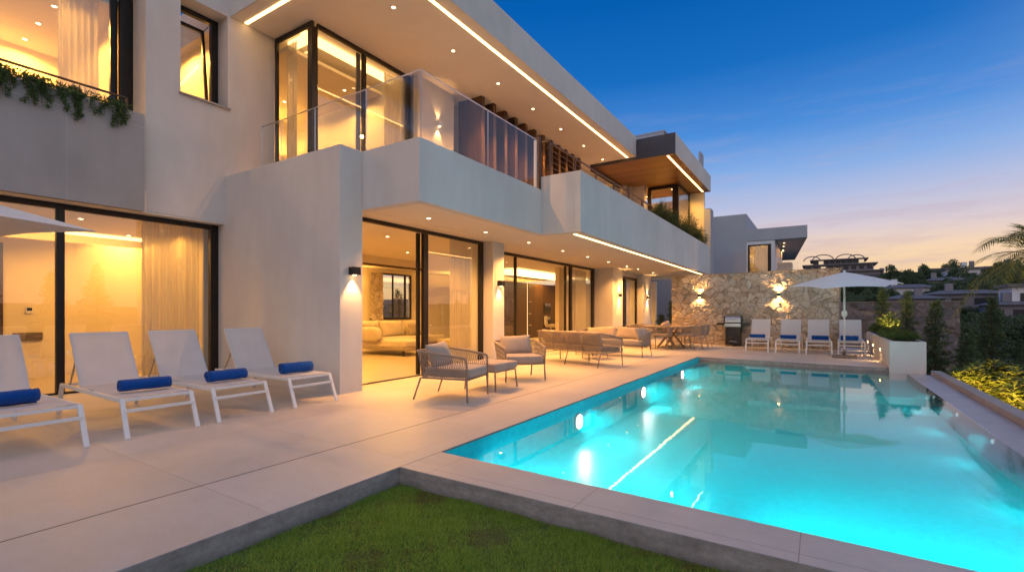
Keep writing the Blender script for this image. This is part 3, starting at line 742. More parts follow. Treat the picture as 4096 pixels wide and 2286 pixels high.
# added upward fill lights that brighten the room ceilings, without any fixture
def ceiling_fill(x,y0,y1,z,e):
    l=bpy.data.lights.new('ceiling_fill_source','AREA'); l.shape='RECTANGLE'; l.size=.12; l.size_y=y1-y0; l.energy=e; l.color=IC
    o=bpy.data.objects.new('ceiling_fill_source',l); COL.objects.link(o); o.location=(x,(y0+y1)/2,z); o.rotation_euler=(PI,0,0)
for a in ((-12.72,-3.5,4.5,2.30,40),(-13.75,5.6,11.8,2.1,110),(-12.9,15,24,2.3,110),(-13.0,-3.5,3.3,5.7,60),(-12.4,5.4,8.1,5.6,70),(-9.35,21.6,24.4,5.6,60)): ceiling_fill(*a)
# wall sconces
def sconce(loc,face,label,up=True,down=True,mat='frame',e=9,w=.09,h=.13,d=.10,size=75,lr=.028):
    t=empty('wall_lamp',loc,0,label,'wall lamp','outdoor wall lamps')
    fx,fy={'x':(1,0),'-y':(0,-1)}[face]
    m=MB()
    if face=='x': m.box(0,-w/2,-h/2,d,w/2,h/2)
    else: m.box(-w/2,-d,-h/2,w/2,0,h/2)
    m.build('housing',M[mat],t,bevel=.004)
    c=(fx*d/2,fy*d/2)
    for on,sg in((up,1),(down,-1)):
        if not on: continue
        m=MB(); z=sg*(h/2+.002); m.lathe((c[0],c[1],z),[(lr,0),(lr,sg*.004)],12); m.build('lens',M['sconce_glow'],t)
        lamp('wall_lamp_source','SPOT',(c[0],c[1],sg*(h/2+.035)),e*(.35 if sg>0 and face=='x' else 1),(1,.52,.17),t,.02,(-fx*.12,-fy*.30,sg),size,.5)
sconce((-6.12,4.99,1.88),'x','black wall lamp on the end of the projecting wall by the loungers',up=False,e=50,w=.14,h=.12,d=.12)
sconce((-6.31,9.34,1.91),'x','black wall lamp on the column between the two glass fronts',up=False,e=45,w=.14,h=.12,d=.12)
sconce((-6.44,17.68,1.88),'x','black up-and-down wall lamp on the wide pier right of the kitchen doors',e=130)
sconce((-6.44,21.25,1.88),'x','black up-and-down wall lamp on the last pier beside the open passage',e=130)
sconce((-8.0,9.12,5.90),'x','white up-and-down wall lamp on the upper terrace behind the glass rail',mat='white_metal',e=30,w=.14,h=.13,d=.12)

# ------------------------------------------------ rubble stone wall
def rubble_wall(name,p0,p1,z0,z1,seed,label,thick=.35,mat='rubble',step=.022,cell=.23,parent=None,quoin=True,cat='wall'):
    rng=np.random.default_rng(seed)
    p0=np.array(p0,float);p1=np.array(p1,float); L=np.linalg.norm(p1-p0); d=(p1-p0)/L; nrm=np.array([d[1],-d[0]])
    nu=int(L/step)+1; nv=int((z1-z0)/step)+1
    U,Vv=np.meshgrid(np.linspace(0,L,nu),np.linspace(0,z1-z0,nv))
    # jittered cell centres
    cu=int(L/cell)+3; cv=int((z1-z0)/cell)+3
    I,J=np.meshgrid(np.arange(-1,cu),np.arange(-1,cv))
    S=np.c_[((I+.5+rng.uniform(-.42,.42,I.shape))*cell).ravel(),((J+.5+rng.uniform(-.42,.42,I.shape))*cell).ravel()]
    keep=rng.random(len(S))>.12; S=S[keep]
    col=rng.random(len(S)); tilt=rng.normal(0,.12,(len(S),2)); hh=rng.normal(0,.012,len(S))
    wob=.03*np.stack([np.sin(U*23+Vv*11),np.cos(Vv*21-U*13)],-1)*.5
    P=np.stack([U,Vv],-1)+wob; P=P.reshape(-1,2)
    f1=np.full(len(P),9.);f2=np.full(len(P),9.);ix=np.zeros(len(P),int)
    for k in range(len(S)):
        dd=np.hypot(P[:,0]-S[k,0],(P[:,1]-S[k,1])*1.12)
        m=dd<f1; f2=np.where(m,f1,np.minimum(f2,dd)); f1=np.where(m,dd,f1); ix=np.where(m,k,ix)
    e=f2-f1; prof=np.clip(e/.045,0,1)**.6
    rel=P-S[ix]
    hgt_=prof*(.026+hh[ix]+(rel*tilt[ix]).sum(1))+rng.normal(0,.0012,len(P))+.006*np.sin(P[:,0]*47)*np.sin(P[:,1]*53)*prof
    X=p0[0]+d[0]*U.ravel()+nrm[0]*hgt_; Y=p0[1]+d[1]*U.ravel()+nrm[1]*hgt_; Z=z0+Vv.ravel()
    a=(np.arange(nv-1)[:,None]*nu+np.arange(nu-1)[None]).ravel()
    F=np.c_[a,a+1,a+nu+1,a+nu]
    o=np_mesh(name,np.c_[X,Y,Z],F,M[mat],parent)
    at=o.data.attributes.new('stone','FLOAT','POINT'); at.data.foreach_set('value',col[ix].astype(np.float32))
    at=o.data.attributes.new('mortar','FLOAT','POINT'); at.data.foreach_set('value',(np.clip(1-e/.016,0,1)*.9).astype(np.float32))
    return o,d,nrm
def stone_wall(label,p0,p1,z0,z1,seed,**k):
    t=empty('stone_wall',(0,0,0),0,label,'wall')
    o,d,n=rubble_wall('stone_face',p0,p1,z0,z1,seed,label,parent=t,**k)
    q=[(p0[0],p0[1]),(p1[0],p1[1]),(p1[0]-n[0]*.4,p1[1]-n[1]*.4),(p0[0]-n[0]*.4,p0[1]-n[1]*.4)]
    m=MB(); m.prism(q,z0,z1); m.build('core',M['kerb_warm'],t)
    c=[(p0[0]+n[0]*.05,p0[1]+n[1]*.05),(p1[0]+n[0]*.05+d[0]*.04,p1[1]+n[1]*.05+d[1]*.04),(p1[0]-n[0]*.42+d[0]*.04,p1[1]-n[1]*.42+d[1]*.04),(p0[0]-n[0]*.42,p0[1]-n[1]*.42)]
    m=MB(); m.prism(c,z1,z1+.035); m.build('coping',M['kerb_warm'],t,bevel=.01)
    return t
M['kerb_warm']=stucco('warm_coping_stone',(.36,.29,.23),.12)
stone_wall('tall rubble stone wall lit by two lamps behind the far loungers',(-5.03,19.9),(.53,19.1),-.02,2.66,3,step=.016,cell=.20)
stone_wall('grey rubble boundary wall beyond the planter, below the hillside',(.75,26.0),(4.75,26.0),-2.2,1.65,5,step=.04,cell=.30,mat='rubble_grey')
def on_wall(x): return 19.9-(x+5.03)*.8/5.56
for (x,z,l,e) in ((-3.92,1.88,'wall lamp on the stone wall above the dining chairs',34),(-1.21,1.85,'wall lamp on the stone wall above the white loungers',58)):
    sconce((x,on_wall(x)-.03,z),'-y',l,e=e,w=.10,h=.12,d=.15,size=130,lr=.045)
stonecol,d_,n_=rubble_wall('stone_pillar',(-13.9,12.15),(-13.9,12.75),0,2.70,9,'',parent=villa,step=.03); stonecol.rotation_euler=(0,0,0)
# ================================================================== OUTDOOR FURNITURE
def lounger_proto():
    t=empty('sun_lounger'); m=M['white_metal']
    L=1.93; w=.62; z=.385
    for s in(-1,1):
        mb=MB(); mb.box(-L,s*w/2-.0125,z-.045,-.02,s*w/2+.0125,z); mb.build('side_rail',m,t,bevel=.004)
        mb=MB(); mb.bar((-.03,s*w/2,z-.01),(.13,s*(w/2+.005),0),.042,.026); mb.build('leg',m,t,bevel=.004)
        mb=MB(); mb.bar((-L+.03,s*w/2,z-.01),(-L-.10,s*(w/2+.005),0),.042,.026); mb.build('leg',m,t,bevel=.004)
    for b in ((-.045,-w/2+.0125,z-.035,-.015,w/2-.0125,z-.005),(.03,-w/2+.0,z-.135,.055,w/2,z-.105),(-L,-w/2+.0125,z-.04,-L+.03,w/2-.0125,z-.01)):
        mb=MB(); mb.box(*b); mb.build('cross_bar',m,t,bevel=.003)
    mb=MB(); n=10
    V=[];F=[]
    for i in range(n+1):
        x=-1.36+i*(1.33)/n
        for j in range(7):
            yy=-w/2+.012+(w-.024)*j/6; V.append((x,yy,z+.004-.012*math.sin(PI*j/6)*math.sin(PI*i/n)))
    for i in range(n):
        for j in range(6): a=i*7+j; F.append((a,a+7,a+8,a+1))
    mb.add(V,F); mb.build('seat',M['sling'],t,smooth=True)
    bx,bz=-1.36,z; tx,tz=-1.74,.985
    f=MB()
    for s in(-1,1): f.bar((bx,s*(w/2-.035),bz),(tx,s*(w/2-.035),tz),.024,.03)
    f.bar((tx,-w/2+.03,tz),(tx,w/2-.03,tz),.024,.024); f.bar((bx-.26,-w/2+.05,bz+.38),(bx-.26,w/2-.05,bz+.38),.018,.018)
    f.build('backrest_frame',m,t,bevel=.004)
    V=[];F=[];n=8
    for i in range(n+1):
        k=i/n; 
        for j in range(7):
            yy=-w/2+.022+(w-.044)*j/6; sag=.012*math.sin(PI*j/6)*math.sin(PI*k)
            V.append((bx+(tx-bx)*k+.018-sag*.8,yy,bz+(tz-bz)*k+.006-sag*.5))
    for i in range(n):
        for j in range(6): a=i*7+j; F.append((a,a+1,a+8,a+7))
    mb=MB(); mb.add(V,F); mb.build('backrest',M['sling'],t,smooth=True)
    for s in(-1,1):
        mb=MB(); mb.bar((bx-.18,s*(w/2-.03),bz+.27),(bx-.38,s*(w/2-.03),bz-.02),.014,.02); mb.build('support_arm',M['steel'],t)
    return t
def towel_proto():
    mb=MB(); n=22; L=.46; 
    # rolled spiral cross-section swept along y, slightly squashed
    pts=[]
    turns=2.6; N=70
    for i in range(N+1):
        a=i/N*turns*2*PI; r=.018+.052*i/N
        pts.append((math.cos(a)*r*1.06,math.sin(a)*r*.92))
    outer=[(x*1.0,z) for x,z in pts]
    th=.0075
    V=[];F=[]; ny=9
    for j in range(ny+1):
        y=-L/2+L*j/ny; wv=.002*math.sin(j*2.1)
        sh=1+.02*math.sin(j*1.3)
        for k,(x,z) in enumerate(pts):
            l=math.hypot(x,z); nx_,nz_=x/l,z/l
            V.append((x*sh+nx_*th+wv,y,z*sh+nz_*th)); V.append((x*sh-nx_*th+wv,y,z*sh-nz_*th))
    W2=2*(N+1)
    for j in range(ny):
        for k in range(N):
            a=j*W2+2*k
            F.append((a,a+2,a+2+W2,a+W2)); F.append((a+1,a+1+W2,a+3+W2,a+3))
        a=j*W2; F.append((a,a+W2,a+W2+1,a+1)); a=j*W2+2*N; F.append((a,a+1,a+W2+1,a+W2))
    for k in range(N):
        F.append((2*k,2*k+1,2*k+3,2*k+2)); b=ny*W2+2*k; F.append((b,b+2,b+3,b+1))
    mb.add(V,F); return mb.build('rolled_towel',M['towel'],smooth=True)
lp=lounger_proto(); tp=towel_proto()
gl='white loungers in a row by the house'; gt='rolled blue towels on loungers'
near=[(1.335,'white sun lounger cut off by the left edge of the photo, nearest the camera'),(2.285,'white sun lounger in front of the glass wall, second from the left'),(3.14,'white sun lounger third from the left, beside the dark window frame'),(4.095,'white sun lounger against the projecting white wall, farthest right of the near row')]
twl=['blue rolled towel on the leftmost near lounger','blue rolled towel on the second near lounger from the left','blue rolled towel on the third near lounger from the left','blue rolled towel on the near lounger by the projecting wall']
tx=[-6.42,-6.40,-6.40,-6.42]; ty=[1.22,2.30,3.16,4.12]
for i,(y,l) in enumerate(near):
    o=lp if i==0 else copy_tree(lp,(0,0,0),0)
    o.location=(-5.83-.012*i,y,0); o.rotation_euler=(0,0,R((.8,-1.0,.6,-.4)[i])); tag(o,l,'sun lounger',gl)
    tw=tp if i==0 else tp.copy()
    if i: COL.objects.link(tw)
    tw.location=(tx[i]+.18,ty[i],.463); tw.rotation_euler=(0,R(-40+35*i),R((5,-5,2,-3)[i])); tag(tw,twl[i],'towel',gt)
far=[(-1.68,17.0,'far white lounger beside the barbecue, leftmost of the four at the stone wall'),(-.83,16.82,'far white lounger second from the left at the stone wall'),(-.02,16.74,'far white lounger third from the left at the stone wall'),(.78,16.98,'far white lounger behind the umbrella pole, next to the planter')]
twf=['small blue rolled towel on the far lounger beside the barbecue','small blue rolled towel on the second far lounger','small blue rolled towel on the third far lounger','small blue rolled towel on the lounger behind the umbrella pole']
for i,(x,y,l) in enumerate(far):
    o=copy_tree(lp,(x,y+.14,0),R(-90+(1.2,-.8,.6,-1.4)[i])); tag(o,l,'sun lounger','white loungers in front of the stone wall')
    tw=tp.copy(); COL.objects.link(tw); tw.location=(x+.03*((i*7)%3-1),y+.62,.463); tw.rotation_euler=(0,R(30*i),R(90+(2,-3,1,4)[i])); tw.scale=(.95,.95,.95); tag(tw,twf[i],'towel',gt)

def arc_pts(p,rad=.07,n=5):
    """round the corners of a polyline"""
    p=[Vector(q) for q in p]; out=[p[0]]
    for i in range(1,len(p)-1):
        a,b,c=p[i-1],p[i],p[i+1]; r=min(rad,(a-b).length*.45,(c-b).length*.45)
        s=b+(a-b).normalized()*r; e=b+(c-b).normalized()*r
        for k in range(n+1):
            t=k/n; out.append(s*(1-t)**2+b*2*t*(1-t)+e*t*t)
    out.append(p[-1]); return out
def along(pts,n):
    """n evenly spaced points on a polyline"""
    ds=[0]
    for i in range(1,len(pts)): ds.append(ds[-1]+(pts[i]-pts[i-1]).length)
    out=[];j=0
    for k in range(n):
        s=ds[-1]*k/(n-1)
        while j<len(ds)-2 and ds[j+1]<s: j+=1
        u=(s-ds[j])/max(ds[j+1]-ds[j],1e-6); out.append(pts[j].lerp(pts[j+1],min(u,1)))
    return out
def woven_seat(name,w,d,zs,ha,hb,flare=.06,cross=True,n=60,leg_r=.013,posts=(),shrink=.0,mat='beige_metal',seat_h=.14,rope='rope',back_cush=1,side_pillow=False,rr=.0035,mid_legs=()):
    t=empty(name); m=M[mat]
    lo=arc_pts([(d/2,-w/2,zs),(-d/2,-w/2,zs),(-d/2,w/2,zs),(d/2,w/2,zs)],.06)
    up=arc_pts([(d/2-.01,-w/2-flare*.3,ha),(0.02,-w/2-flare*.8,ha+(hb-ha)*.5),(-d/2-flare,-w/2-flare,hb-.015),(-d/2-flare,w/2+flare,hb-.015),(0.02,w/2+flare*.8,ha+(hb-ha)*.5),(d/2-.01,w/2+flare*.3,ha)],.12,6)
    mb=MB(); mb.tube(lo+[lo[0]],leg_r,8); mb.bar(lo[0],lo[-1],.026,.03); mb.build('seat_frame',m,t,smooth=True)
    mb=MB(); f0=arc_pts([(d/2+.012,-w/2-.002,zs),(d/2+.005,-w/2-flare*.25,ha)]+[tuple(up[3])],.05)
    mb.tube(arc_pts([(d/2+.01,-w/2,zs-.01),(d/2+.0,-w/2-flare*.3,ha)]+[tuple(q) for q in up[2:-2]]+[(d/2+.0,w/2+flare*.3,ha),(d/2+.01,w/2,zs-.01)],.045),leg_r+.004,8); mb.build('arm_rail',M[rope],t,smooth=True)
    for sx,sy in((1,-1),(1,1),(-1,-1),(-1,1)):
        mb=MB(); x=sx*d/2; mb.tube([(x,sy*w/2,zs+.0),(x+(0.015 if sx>0 else -.11),sy*(w/2+.01),0)],[leg_r+.002,leg_r-.001],8); mb.build('leg',m,t,smooth=True)
    for yy in mid_legs:
        for sx in (1,-1):
            mb=MB(); mb.tube([(sx*d/2,yy,zs),(sx*(d/2)+(.01 if sx>0 else -.11),yy,0)],[leg_r+.002,leg_r-.001],8); mb.build('leg',m,t,smooth=True)
    A=along(lo,n); B=along(up,n); mb=MB()
    for i in range(n):
        if cross:
            k=2
            for s in(-k,k):
                j=i+s
                if 0<=j<n:
                    a,b=A[i],B[j]; mid=a.lerp(b,.5)
                    mb.tube([a,b],rr,4,False)
        else: mb.tube([A[i],B[i]],rr,4,False)
    mb.build('rope_weave',M[rope],t,smooth=True)
    if posts:
        for yy in posts:
            mb=MB(); mb.tube([(-d/2,yy,zs),(-d/2-flare,yy,hb-.015)],leg_r,8); mb.build('back_post',m,t,smooth=True)
    mb=MB(); mb.cushion((.03,0,zs+seat_h/2+.01),(d+.02,w-.03,seat_h),k=9,n=12); mb.build('seat_cushion',M['cushion'],t,smooth=True)
    if back_cush:
        nb=back_cush; cw=(w-.10)/nb
        for i in range(nb):
            yy=-w/2+.05+cw*(i+.5)
            rot=Matrix.Rotation(R(-22),3,'Y')@Matrix.Rotation(R((3,-4,2)[i%3]),3,'X')
            mb=MB(); mb.pillow((-d/2+.11,yy,zs+seat_h+.165),(.19,cw-.015,.37),rot=rot)
            mb.build('back_cushion',M['cushion'],t,smooth=True)
    if side_pillow:
        rot=Matrix.Rotation(R(-20),3,'Y')@Matrix.Rotation(R(20),3,'X')
        mb=MB(); mb.pillow((-.02,w/2-.16,zs+seat_h+.17),(.16,.44,.36),rot=Matrix.Rotation(R(75),3,'Z')@Matrix.Rotation(R(-18),3,'Y')); mb.build('side_pillow',M['cushion'],t,smooth=True)
    return t
ch=woven_seat('woven_armchair',.72,.72,.315,.60,.71,n=64); ch.location=(-4.52,5.53,0); ch.rotation_euler=(0,0,R(13))
tag(ch,'woven rope armchair facing the pool, seen from its side','armchair','woven lounge armchairs')
ch2=copy_tree(ch,(-4.72,7.68,0),R(-42)); tag(ch2,'woven rope armchair turned toward the camera with its wide back cushion showing','armchair','woven lounge armchairs')
t=empty('ottoman',(-4.57,6.54,0),R(2),'square padded ottoman between the two woven armchairs','ottoman')
for sx,sy in((1,-1),(1,1),(-1,-1),(-1,1)):
    mb=MB(); mb.tube([(sx*.275,sy*.315,.30),(sx*.295,sy*.335,0)],[.015,.012],8); mb.build('leg',M['beige_metal'],t,smooth=True)
mb=MB(); mb.tube(arc_pts([(.28,-.32,.305),(.28,.32,.305),(-.28,.32,.305),(-.28,-.32,.305),(.28,-.32,.305)],.05),.013,8); mb.build('seat_frame',M['beige_metal'],t,smooth=True)
mb=MB(); mb.cushion((0,0,.375),(.64,.72,.135),k=9,n=12); mb.build('seat_cushion',M['cushion'],t,smooth=True)
# sofas
sf=woven_seat('woven_sofa',2.05,.74,.32,.62,.78,n=170,cross=False,posts=(-.5,.0,.5),back_cush=3,mid_legs=(0,),rr=.0058)
sf.location=(-4.98,10.85,0); sf.rotation_euler=(0,0,R(90-19)); tag(sf,'woven rope sofa seen from behind, nearer of the two','sofa','woven outdoor sofas')
sf2=woven_seat('woven_sofa',1.95,.74,.32,.60,.74,n=170,cross=False,back_cush=2,side_pillow=True,rr=.0045)
sf2.location=(-5.05,13.35,0); sf2.rotation_euler=(0,0,R(-90)); tag(sf2,'woven rope sofa facing the camera with two big back cushions','sofa','woven outdoor sofas')
t=empty('coffee_table',(-5.1,12.15,0),R(-12),'low table between the two woven sofas, mostly hidden','table')
mb=MB(); mb.lathe((0,0,.33),[(.40,0),(.42,.012),(.42,.028),(.41,.035)],32); mb.build('tabletop',M['beige_metal'],t)
for k in range(4):
    a=PI/4+k*PI/2; mb=MB(); mb.tube([(.3*math.cos(a),.3*math.sin(a),.33),(.34*math.cos(a),.34*math.sin(a),0)],.012,8); mb.build('leg',M['beige_metal'],t)
# dining set
t=empty('dining_table',(-4.45,17.45,0),0,'large oval outdoor dining table with crossed legs','table')
mb=MB(); n=40; poly=[]
for i in range(n):
    a=2*PI*i/n; c,s=math.cos(a),math.sin(a); poly.append((math.copysign(abs(c)**.55,c)*.72,math.copysign(abs(s)**.55,s)*1.12))
mb.prism(poly,.715,.75); mb.build('tabletop',M['table'],t,bevel=.008)
for sy in(-.35,.35):
    for s in(-1,1):
        mb=MB(); mb.bar((s*.20,sy,.715),(-s*.34,sy*1.5+s*.05,0),.07,.045,up=(0,1,0)); mb.build('leg',M['table'],t,bevel=.006)
dc=woven_seat('dining_chair',.54,.50,.45,.66,.80,n=70,cross=False,back_cush=0,seat_h=.06,flare=.05,rr=.0045,leg_r=.011)
dpos=[(-4.45,16.28,90,'dining chair at the near end of the table, its woven back toward the camera'),
 (-3.70,16.72,168,'dining chair nearest the camera on the pool side of the table'),(-3.62,17.38,176,'dining chair second on the pool side of the table'),(-3.58,18.02,180,'dining chair farthest along the pool side of the table'),
 (-5.52,16.85,5,'dining chair nearest the camera on the house side of the table'),(-5.55,17.5,0,'dining chair second on the house side of the table'),(-5.55,18.15,-4,'dining chair farthest along the house side of the table'),
 (-4.6,18.78,-90,'dining chair at the far end of the table')]
for i,(x,y,a,l) in enumerate(dpos):
    o=dc if i==0 else copy_tree(dc); o.location=(x,y,0); o.rotation_euler=(0,0,R(a)); tag(o,l,'dining chair','woven dining chairs round the table')
t=empty('centrepiece',(-4.55,17.0,.752),0,'pale stone-like vases grouped on the dining table','ornament')
for (x,y,r,h) in((0,0,.085,.14),(.10,.05,.07,.20),(-.08,.07,.06,.11)):
    mb=MB(); mb.lathe((x,y,0),[(r*.55,0),(r*.95,h*.2),(r,h*.5),(r*.8,h*.8),(r*.35,h)],18); mb.build('vase',M['terracotta'],t,smooth=True)

# barbecue
t=empty('barbecue',(-2.66,19.28,0),0,'black gas barbecue with a steel hood against the stone wall','barbecue')
b=MB(); b.box(-.25,-.24,.06,.25,.24,.80); b.build('cabinet',M['black'],t,bevel=.01)
b=MB(); b.box(-.235,-.256,.09,.235,-.242,.68); b.build('door',M['black'],t,bevel=.006)
b=MB(); b.tube([(-.14,-.285,.17),(-.08,-.295,.185),(.08,-.295,.185),(.14,-.285,.17)],.009,8); b.build('handle',M['steel'],t)
b=MB(); b.box(-.27,-.275,.71,.27,-.242,.83); b.build('control_panel',M['steel'],t,bevel=.006)
for x in(-.17,0,.17):
    b=MB(); b.lathe((x,-.277,.77),[(.028,0),(.026,-.02),(.018,-.03)],14,'y'); b.build('knob',M['steel'],t)
for s in(-1,1):
    b=MB(); b.box(s*.27,-.22,.80,s*.54,.20,.84); b.box(s*.27,-.23,.77,s*.54,-.215,.845); b.build('side_shelf',M['black'],t,bevel=.006)
b=MB(); prof=[(-.25,.86),(-.245,.95),(-.20,1.04),(-.12,1.10),(0,1.125),(.14,1.11),(.22,1.04),(.24,.86)]
V=[(-.26,y,z) for y,z in prof]+[(.26,y,z) for y,z in prof]; k=len(prof)
b.add(V,[tuple(range(k)),tuple(reversed(range(k,2*k)))]+[(i+1,i,i+k,i+1+k) for i in range(k-1)]); b.build('hood',M['steel'],t,bevel=.006)
b=MB(); b.box(-.275,-.255,.835,.275,.24,.875); 
for s in(-1,1): b.box(s*.262,-.252,.86,s*.285,.24,1.10)
b.build('firebox',M['black'],t,bevel=.006)
b=MB(); b.tube([(-.17,-.235,.98),(-.17,-.28,.985),(.17,-.28,.985),(.17,-.235,.98)],.012,8); b.build('handle',M['steel'],t)
b=MB(); b.lathe((0,-.215,1.045),[(.03,-.01),(.028,-.022)],14,'y'); b.build('thermometer',M['steel'],t)
for x in(-.22,.22):
    for y in(-.2,.2):
        b=MB(); b.lathe((x,y,.035),[(.01,-.012),(.034,-.012),(.034,.012),(.01,.012)],14,'x'); b.build('wheel',M['black'],t)

# umbrellas
def umbrella(loc,label,n=6,r=1.32,rim=1.98,apex=2.34,rot=8,tilt=(0,0),base=True,kind='umbrella'):
    t=empty('parasol',loc,0,label,'umbrella','white parasols by the pool')
    Rm=Matrix.Rotation(R(tilt[0]),3,'X')@Matrix.Rotation(R(tilt[1]),3,'Y'); c=Vector((0,0,apex))
    def T(p): return c+Rm@(Vector(p)-c)
    V=[T((0,0,apex))];F=[]; seg=6; rings=8; tot=n*seg
    for i in range(1,rings+1):
        k=i/rings
        for j in range(tot):
            a=2*PI*j/tot+R(rot); ph=(j%seg)/seg; w_=math.sin(PI*ph)
            rr=r*k*(math.cos(PI/n)/math.cos(((j%seg)/seg-.5)*2*PI/n)); rr*=1-.035*w_*k*k
            z=apex-(apex-rim)*(k**1.12)+.045*w_*k*(1-.3*k)-.0
            V.append(T((rr*math.cos(a),rr*math.sin(a),z)))
    for j in range(tot): F.append((0,1+j,1+(j+1)%tot))
    for i in range(rings-1):
        for j in range(tot): a=1+i*tot; F.append((a+j,a+tot+j,a+tot+(j+1)%tot,a+(j+1)%tot))
    mb=MB(); mb.add(V,F); o=mb.build('canopy',M['canvas'],t,smooth=False)
    so=o.modifiers.new('thick','SOLIDIFY'); so.thickness=.004
    for k in range(n):
        a=2*PI*k/n+R(rot); mb=MB()
        mb.tube([T((.03*math.cos(a),.03*math.sin(a),apex-.03)),T((r*.5*math.cos(a),r*.5*math.sin(a),apex-(apex-rim)*.46-.02)),T((r*.98*math.cos(a),r*.98*math.sin(a),rim-.008))],.007,6); rb=mb.build('rib',M['white_metal'],t)
        mb=MB(); mb.tube([T((.03*math.cos(a),.03*math.sin(a),apex-.30)),T((r*.5*math.cos(a),r*.5*math.sin(a),apex-(apex-rim)*.46-.03))],.006,6); mb.build('strut',M['white_metal'],rb)
    mb=MB(); mb.tube([(0,0,.38),(0,0,apex-.02)],.024,14); mb.build('pole',M['white_metal'],t,smooth=True)
    mb=MB(); mb.lathe((0,0,apex-.33),[(.03,0),(.04,.01),(.04,.06),(.03,.07)],14); mb.build('hub',M['white_metal'],t)
    mb=MB(); mb.lathe((0,-.0,1.20),[(.0,-.10),(.05,-.085),(.068,-.03),(.068,.03),(.05,.085),(0,.10)],16,'z'); mb.build('crank',M['white_metal'],t,smooth=True)
    mb=MB(); mb.lathe((0,0,apex-.01),[(.03,0),(.03,.03),(.012,.06)],12); mb.build('finial',M['white_metal'],t)
    mb=MB(); mb.tube([(0,0,.05),(0,0,.40)],.032,14); mb.build('sleeve',M['steel'],t,smooth=True)
    mb=MB(); mb.box(-.28,-.28,.0,.28,.28,.055); mb.build('base',M['rubber'],t,bevel=.01)
    return t
umbrella((.57,16.06,0),'white parasol standing on the far deck in front of the loungers',tilt=(6,0))
umbrella((-7.95,.75,0),'white parasol of which only one corner shows at the left edge of the photo',n=4,r=1.62,rim=2.19,apex=2.60,rot=60)

# railings on the villa (things of their own)
t=empty('glass_railing',(0,0,0),0,'frameless glass railing around the corner terrace above the projecting wall','railing')
def panel(x0,y0,x1,y1,z0=3.70,z1=4.775,th=.012):
    mb=MB(); 
    if y0==y1: mb.add([(x0,y0,z0),(x1,y0,z0),(x1,y0,z1),(x0,y0,z1)],[(0,1,2,3)])
    else: mb.add([(x0,y0,z0),(x0,y1,z0),(x0,y1,z1),(x0,y0,z1)],[(0,1,2,3)])
    mb.build('glass_panel',M['rail_glass'],t)
    e=MB()
    if y0==y1:
        e.box(x0,y0-.003,z1,x1,y0+th+.003,z1+.012); e.box(x0,y0-.002,z0,x0+.006,y0+th+.002,z1); 
    else:
        e.box(x0-th-.003,y0,z1,x0+.003,y1,z1+.012); e.box(x0-th-.002,y0,z0,x0+.002,y0+.006,z1)
    e.build('edge_trim',M['steel'],t)
for a,b in((-9.0,-8.38),(-8.36,-7.4),(-7.38,-6.1),(-6.08,-4.915)): panel(a,5.22,b,5.22)
for a,b in((5.235,6.9),(6.92,8.63)): panel(-4.905,a,-4.905,b)
mb=MB(); mb.box(-4.96,8.62,3.30,-4.91,8.66,4.77); mb.build('end_post',M['white_metal'],t)
t=empty('metal_railing',(0,0,0),0,'brown metal railing with horizontal bars above the long balcony','railing')
mb=MB(); mb.tube(arc_pts([(-5.0,8.92,4.80),(-4.78,8.92,4.80),(-4.78,16.3,4.80)],.04),.022,8); mb.build('handrail',M['brown_metal'],t,smooth=True)
mb=MB()
for z in (4.66,4.54,4.42,4.30,4.18): mb.tube(arc_pts([(-5.0,8.92,z),(-4.78,8.92,z),(-4.78,16.3,z)],.03),.007,6)
mb.build('bars',M['brown_metal'],t,smooth=True)
for y in (8.95,10.2,11.45,12.7,13.95,15.2,16.28):
    mb=MB(); mb.box(-4.80,y,3.30,-4.76,y+.03,4.79); mb.build('post',M['brown_metal'],t)
mb=MB(); mb.box(-5.02,8.78,3.30,-4.93,8.88,4.90); mb.build('post',M['wood_fin'],t)
t=empty('metal_railing',(0,0,0),0,'brown metal rail above the grey parapet at the upper left','railing')
mb=MB(); mb.tube([(-9.34,-4,4.66),(-9.34,3.2,4.66)],.018,8); mb.tube([(-9.34,-4,4.50),(-9.34,3.2,4.50)],.012,8); mb.build('handrail',M['brown_metal'],t)
for y in(-1.0,1.1,3.2):
    mb=MB(); mb.box(-9.36,y-.012,4.47,-9.32,y+.012,4.67); mb.build('post',M['brown_metal'],t)
mb=MB(); mb.lathe((-9.36,3.02,4.58),[(.02,-.02),(.055,-.015),(.055,.015),(.02,.02)],18,'x'); mb.build('cable_reel',M['black'],t)

# ================================================================== INTERIOR THINGS
def drape(name,x,y0,y1,z0,z1,label,amp=.035,waves=9,axis='y',mat='curtain'):
    n=waves*8; V=[];F=[]; rows=8; rr=random.Random(label)
    for j in range(rows+1):
        k=j/rows
        for i in range(n+1):
            u=y0+(y1-y0)*i/n; a=2*PI*waves*i/n
            off=amp*(math.sin(a)+.35*math.sin(a*.53+1.3))*(.75+.35*(1-k))
            V.append((x+off,u,z0+(z1-z0)*k) if axis=='y' else (u,x+off,z0+(z1-z0)*k))
    for j in range(rows):
        for i in range(n): a=j*(n+1)+i; F.append((a,a+1,a+n+2,a+n+1))
    mb=MB(); mb.add(V,F); o=mb.build(name,M[mat],smooth=True); tag(o,label,'curtain','floor-length curtains inside the glass fronts'); return o
drape('curtain',-9.95,3.62,4.55,.02,2.83,'pale curtain gathered at the right end of the ground-floor left window')
drape('curtain',-6.80,5.22,5.50,.02,2.85,'cream curtain hanging at the left edge of the open living room door',waves=4,amp=.03)
drape('curtain',-6.85,8.2,8.95,.02,2.85,'sheer curtain behind the fixed pane of the living room door',waves=9,amp=.02)
drape('curtain',-7.45,15.15,16.9,.02,2.78,'sheer curtain behind the right pane of the kitchen doors',waves=14,amp=.02)
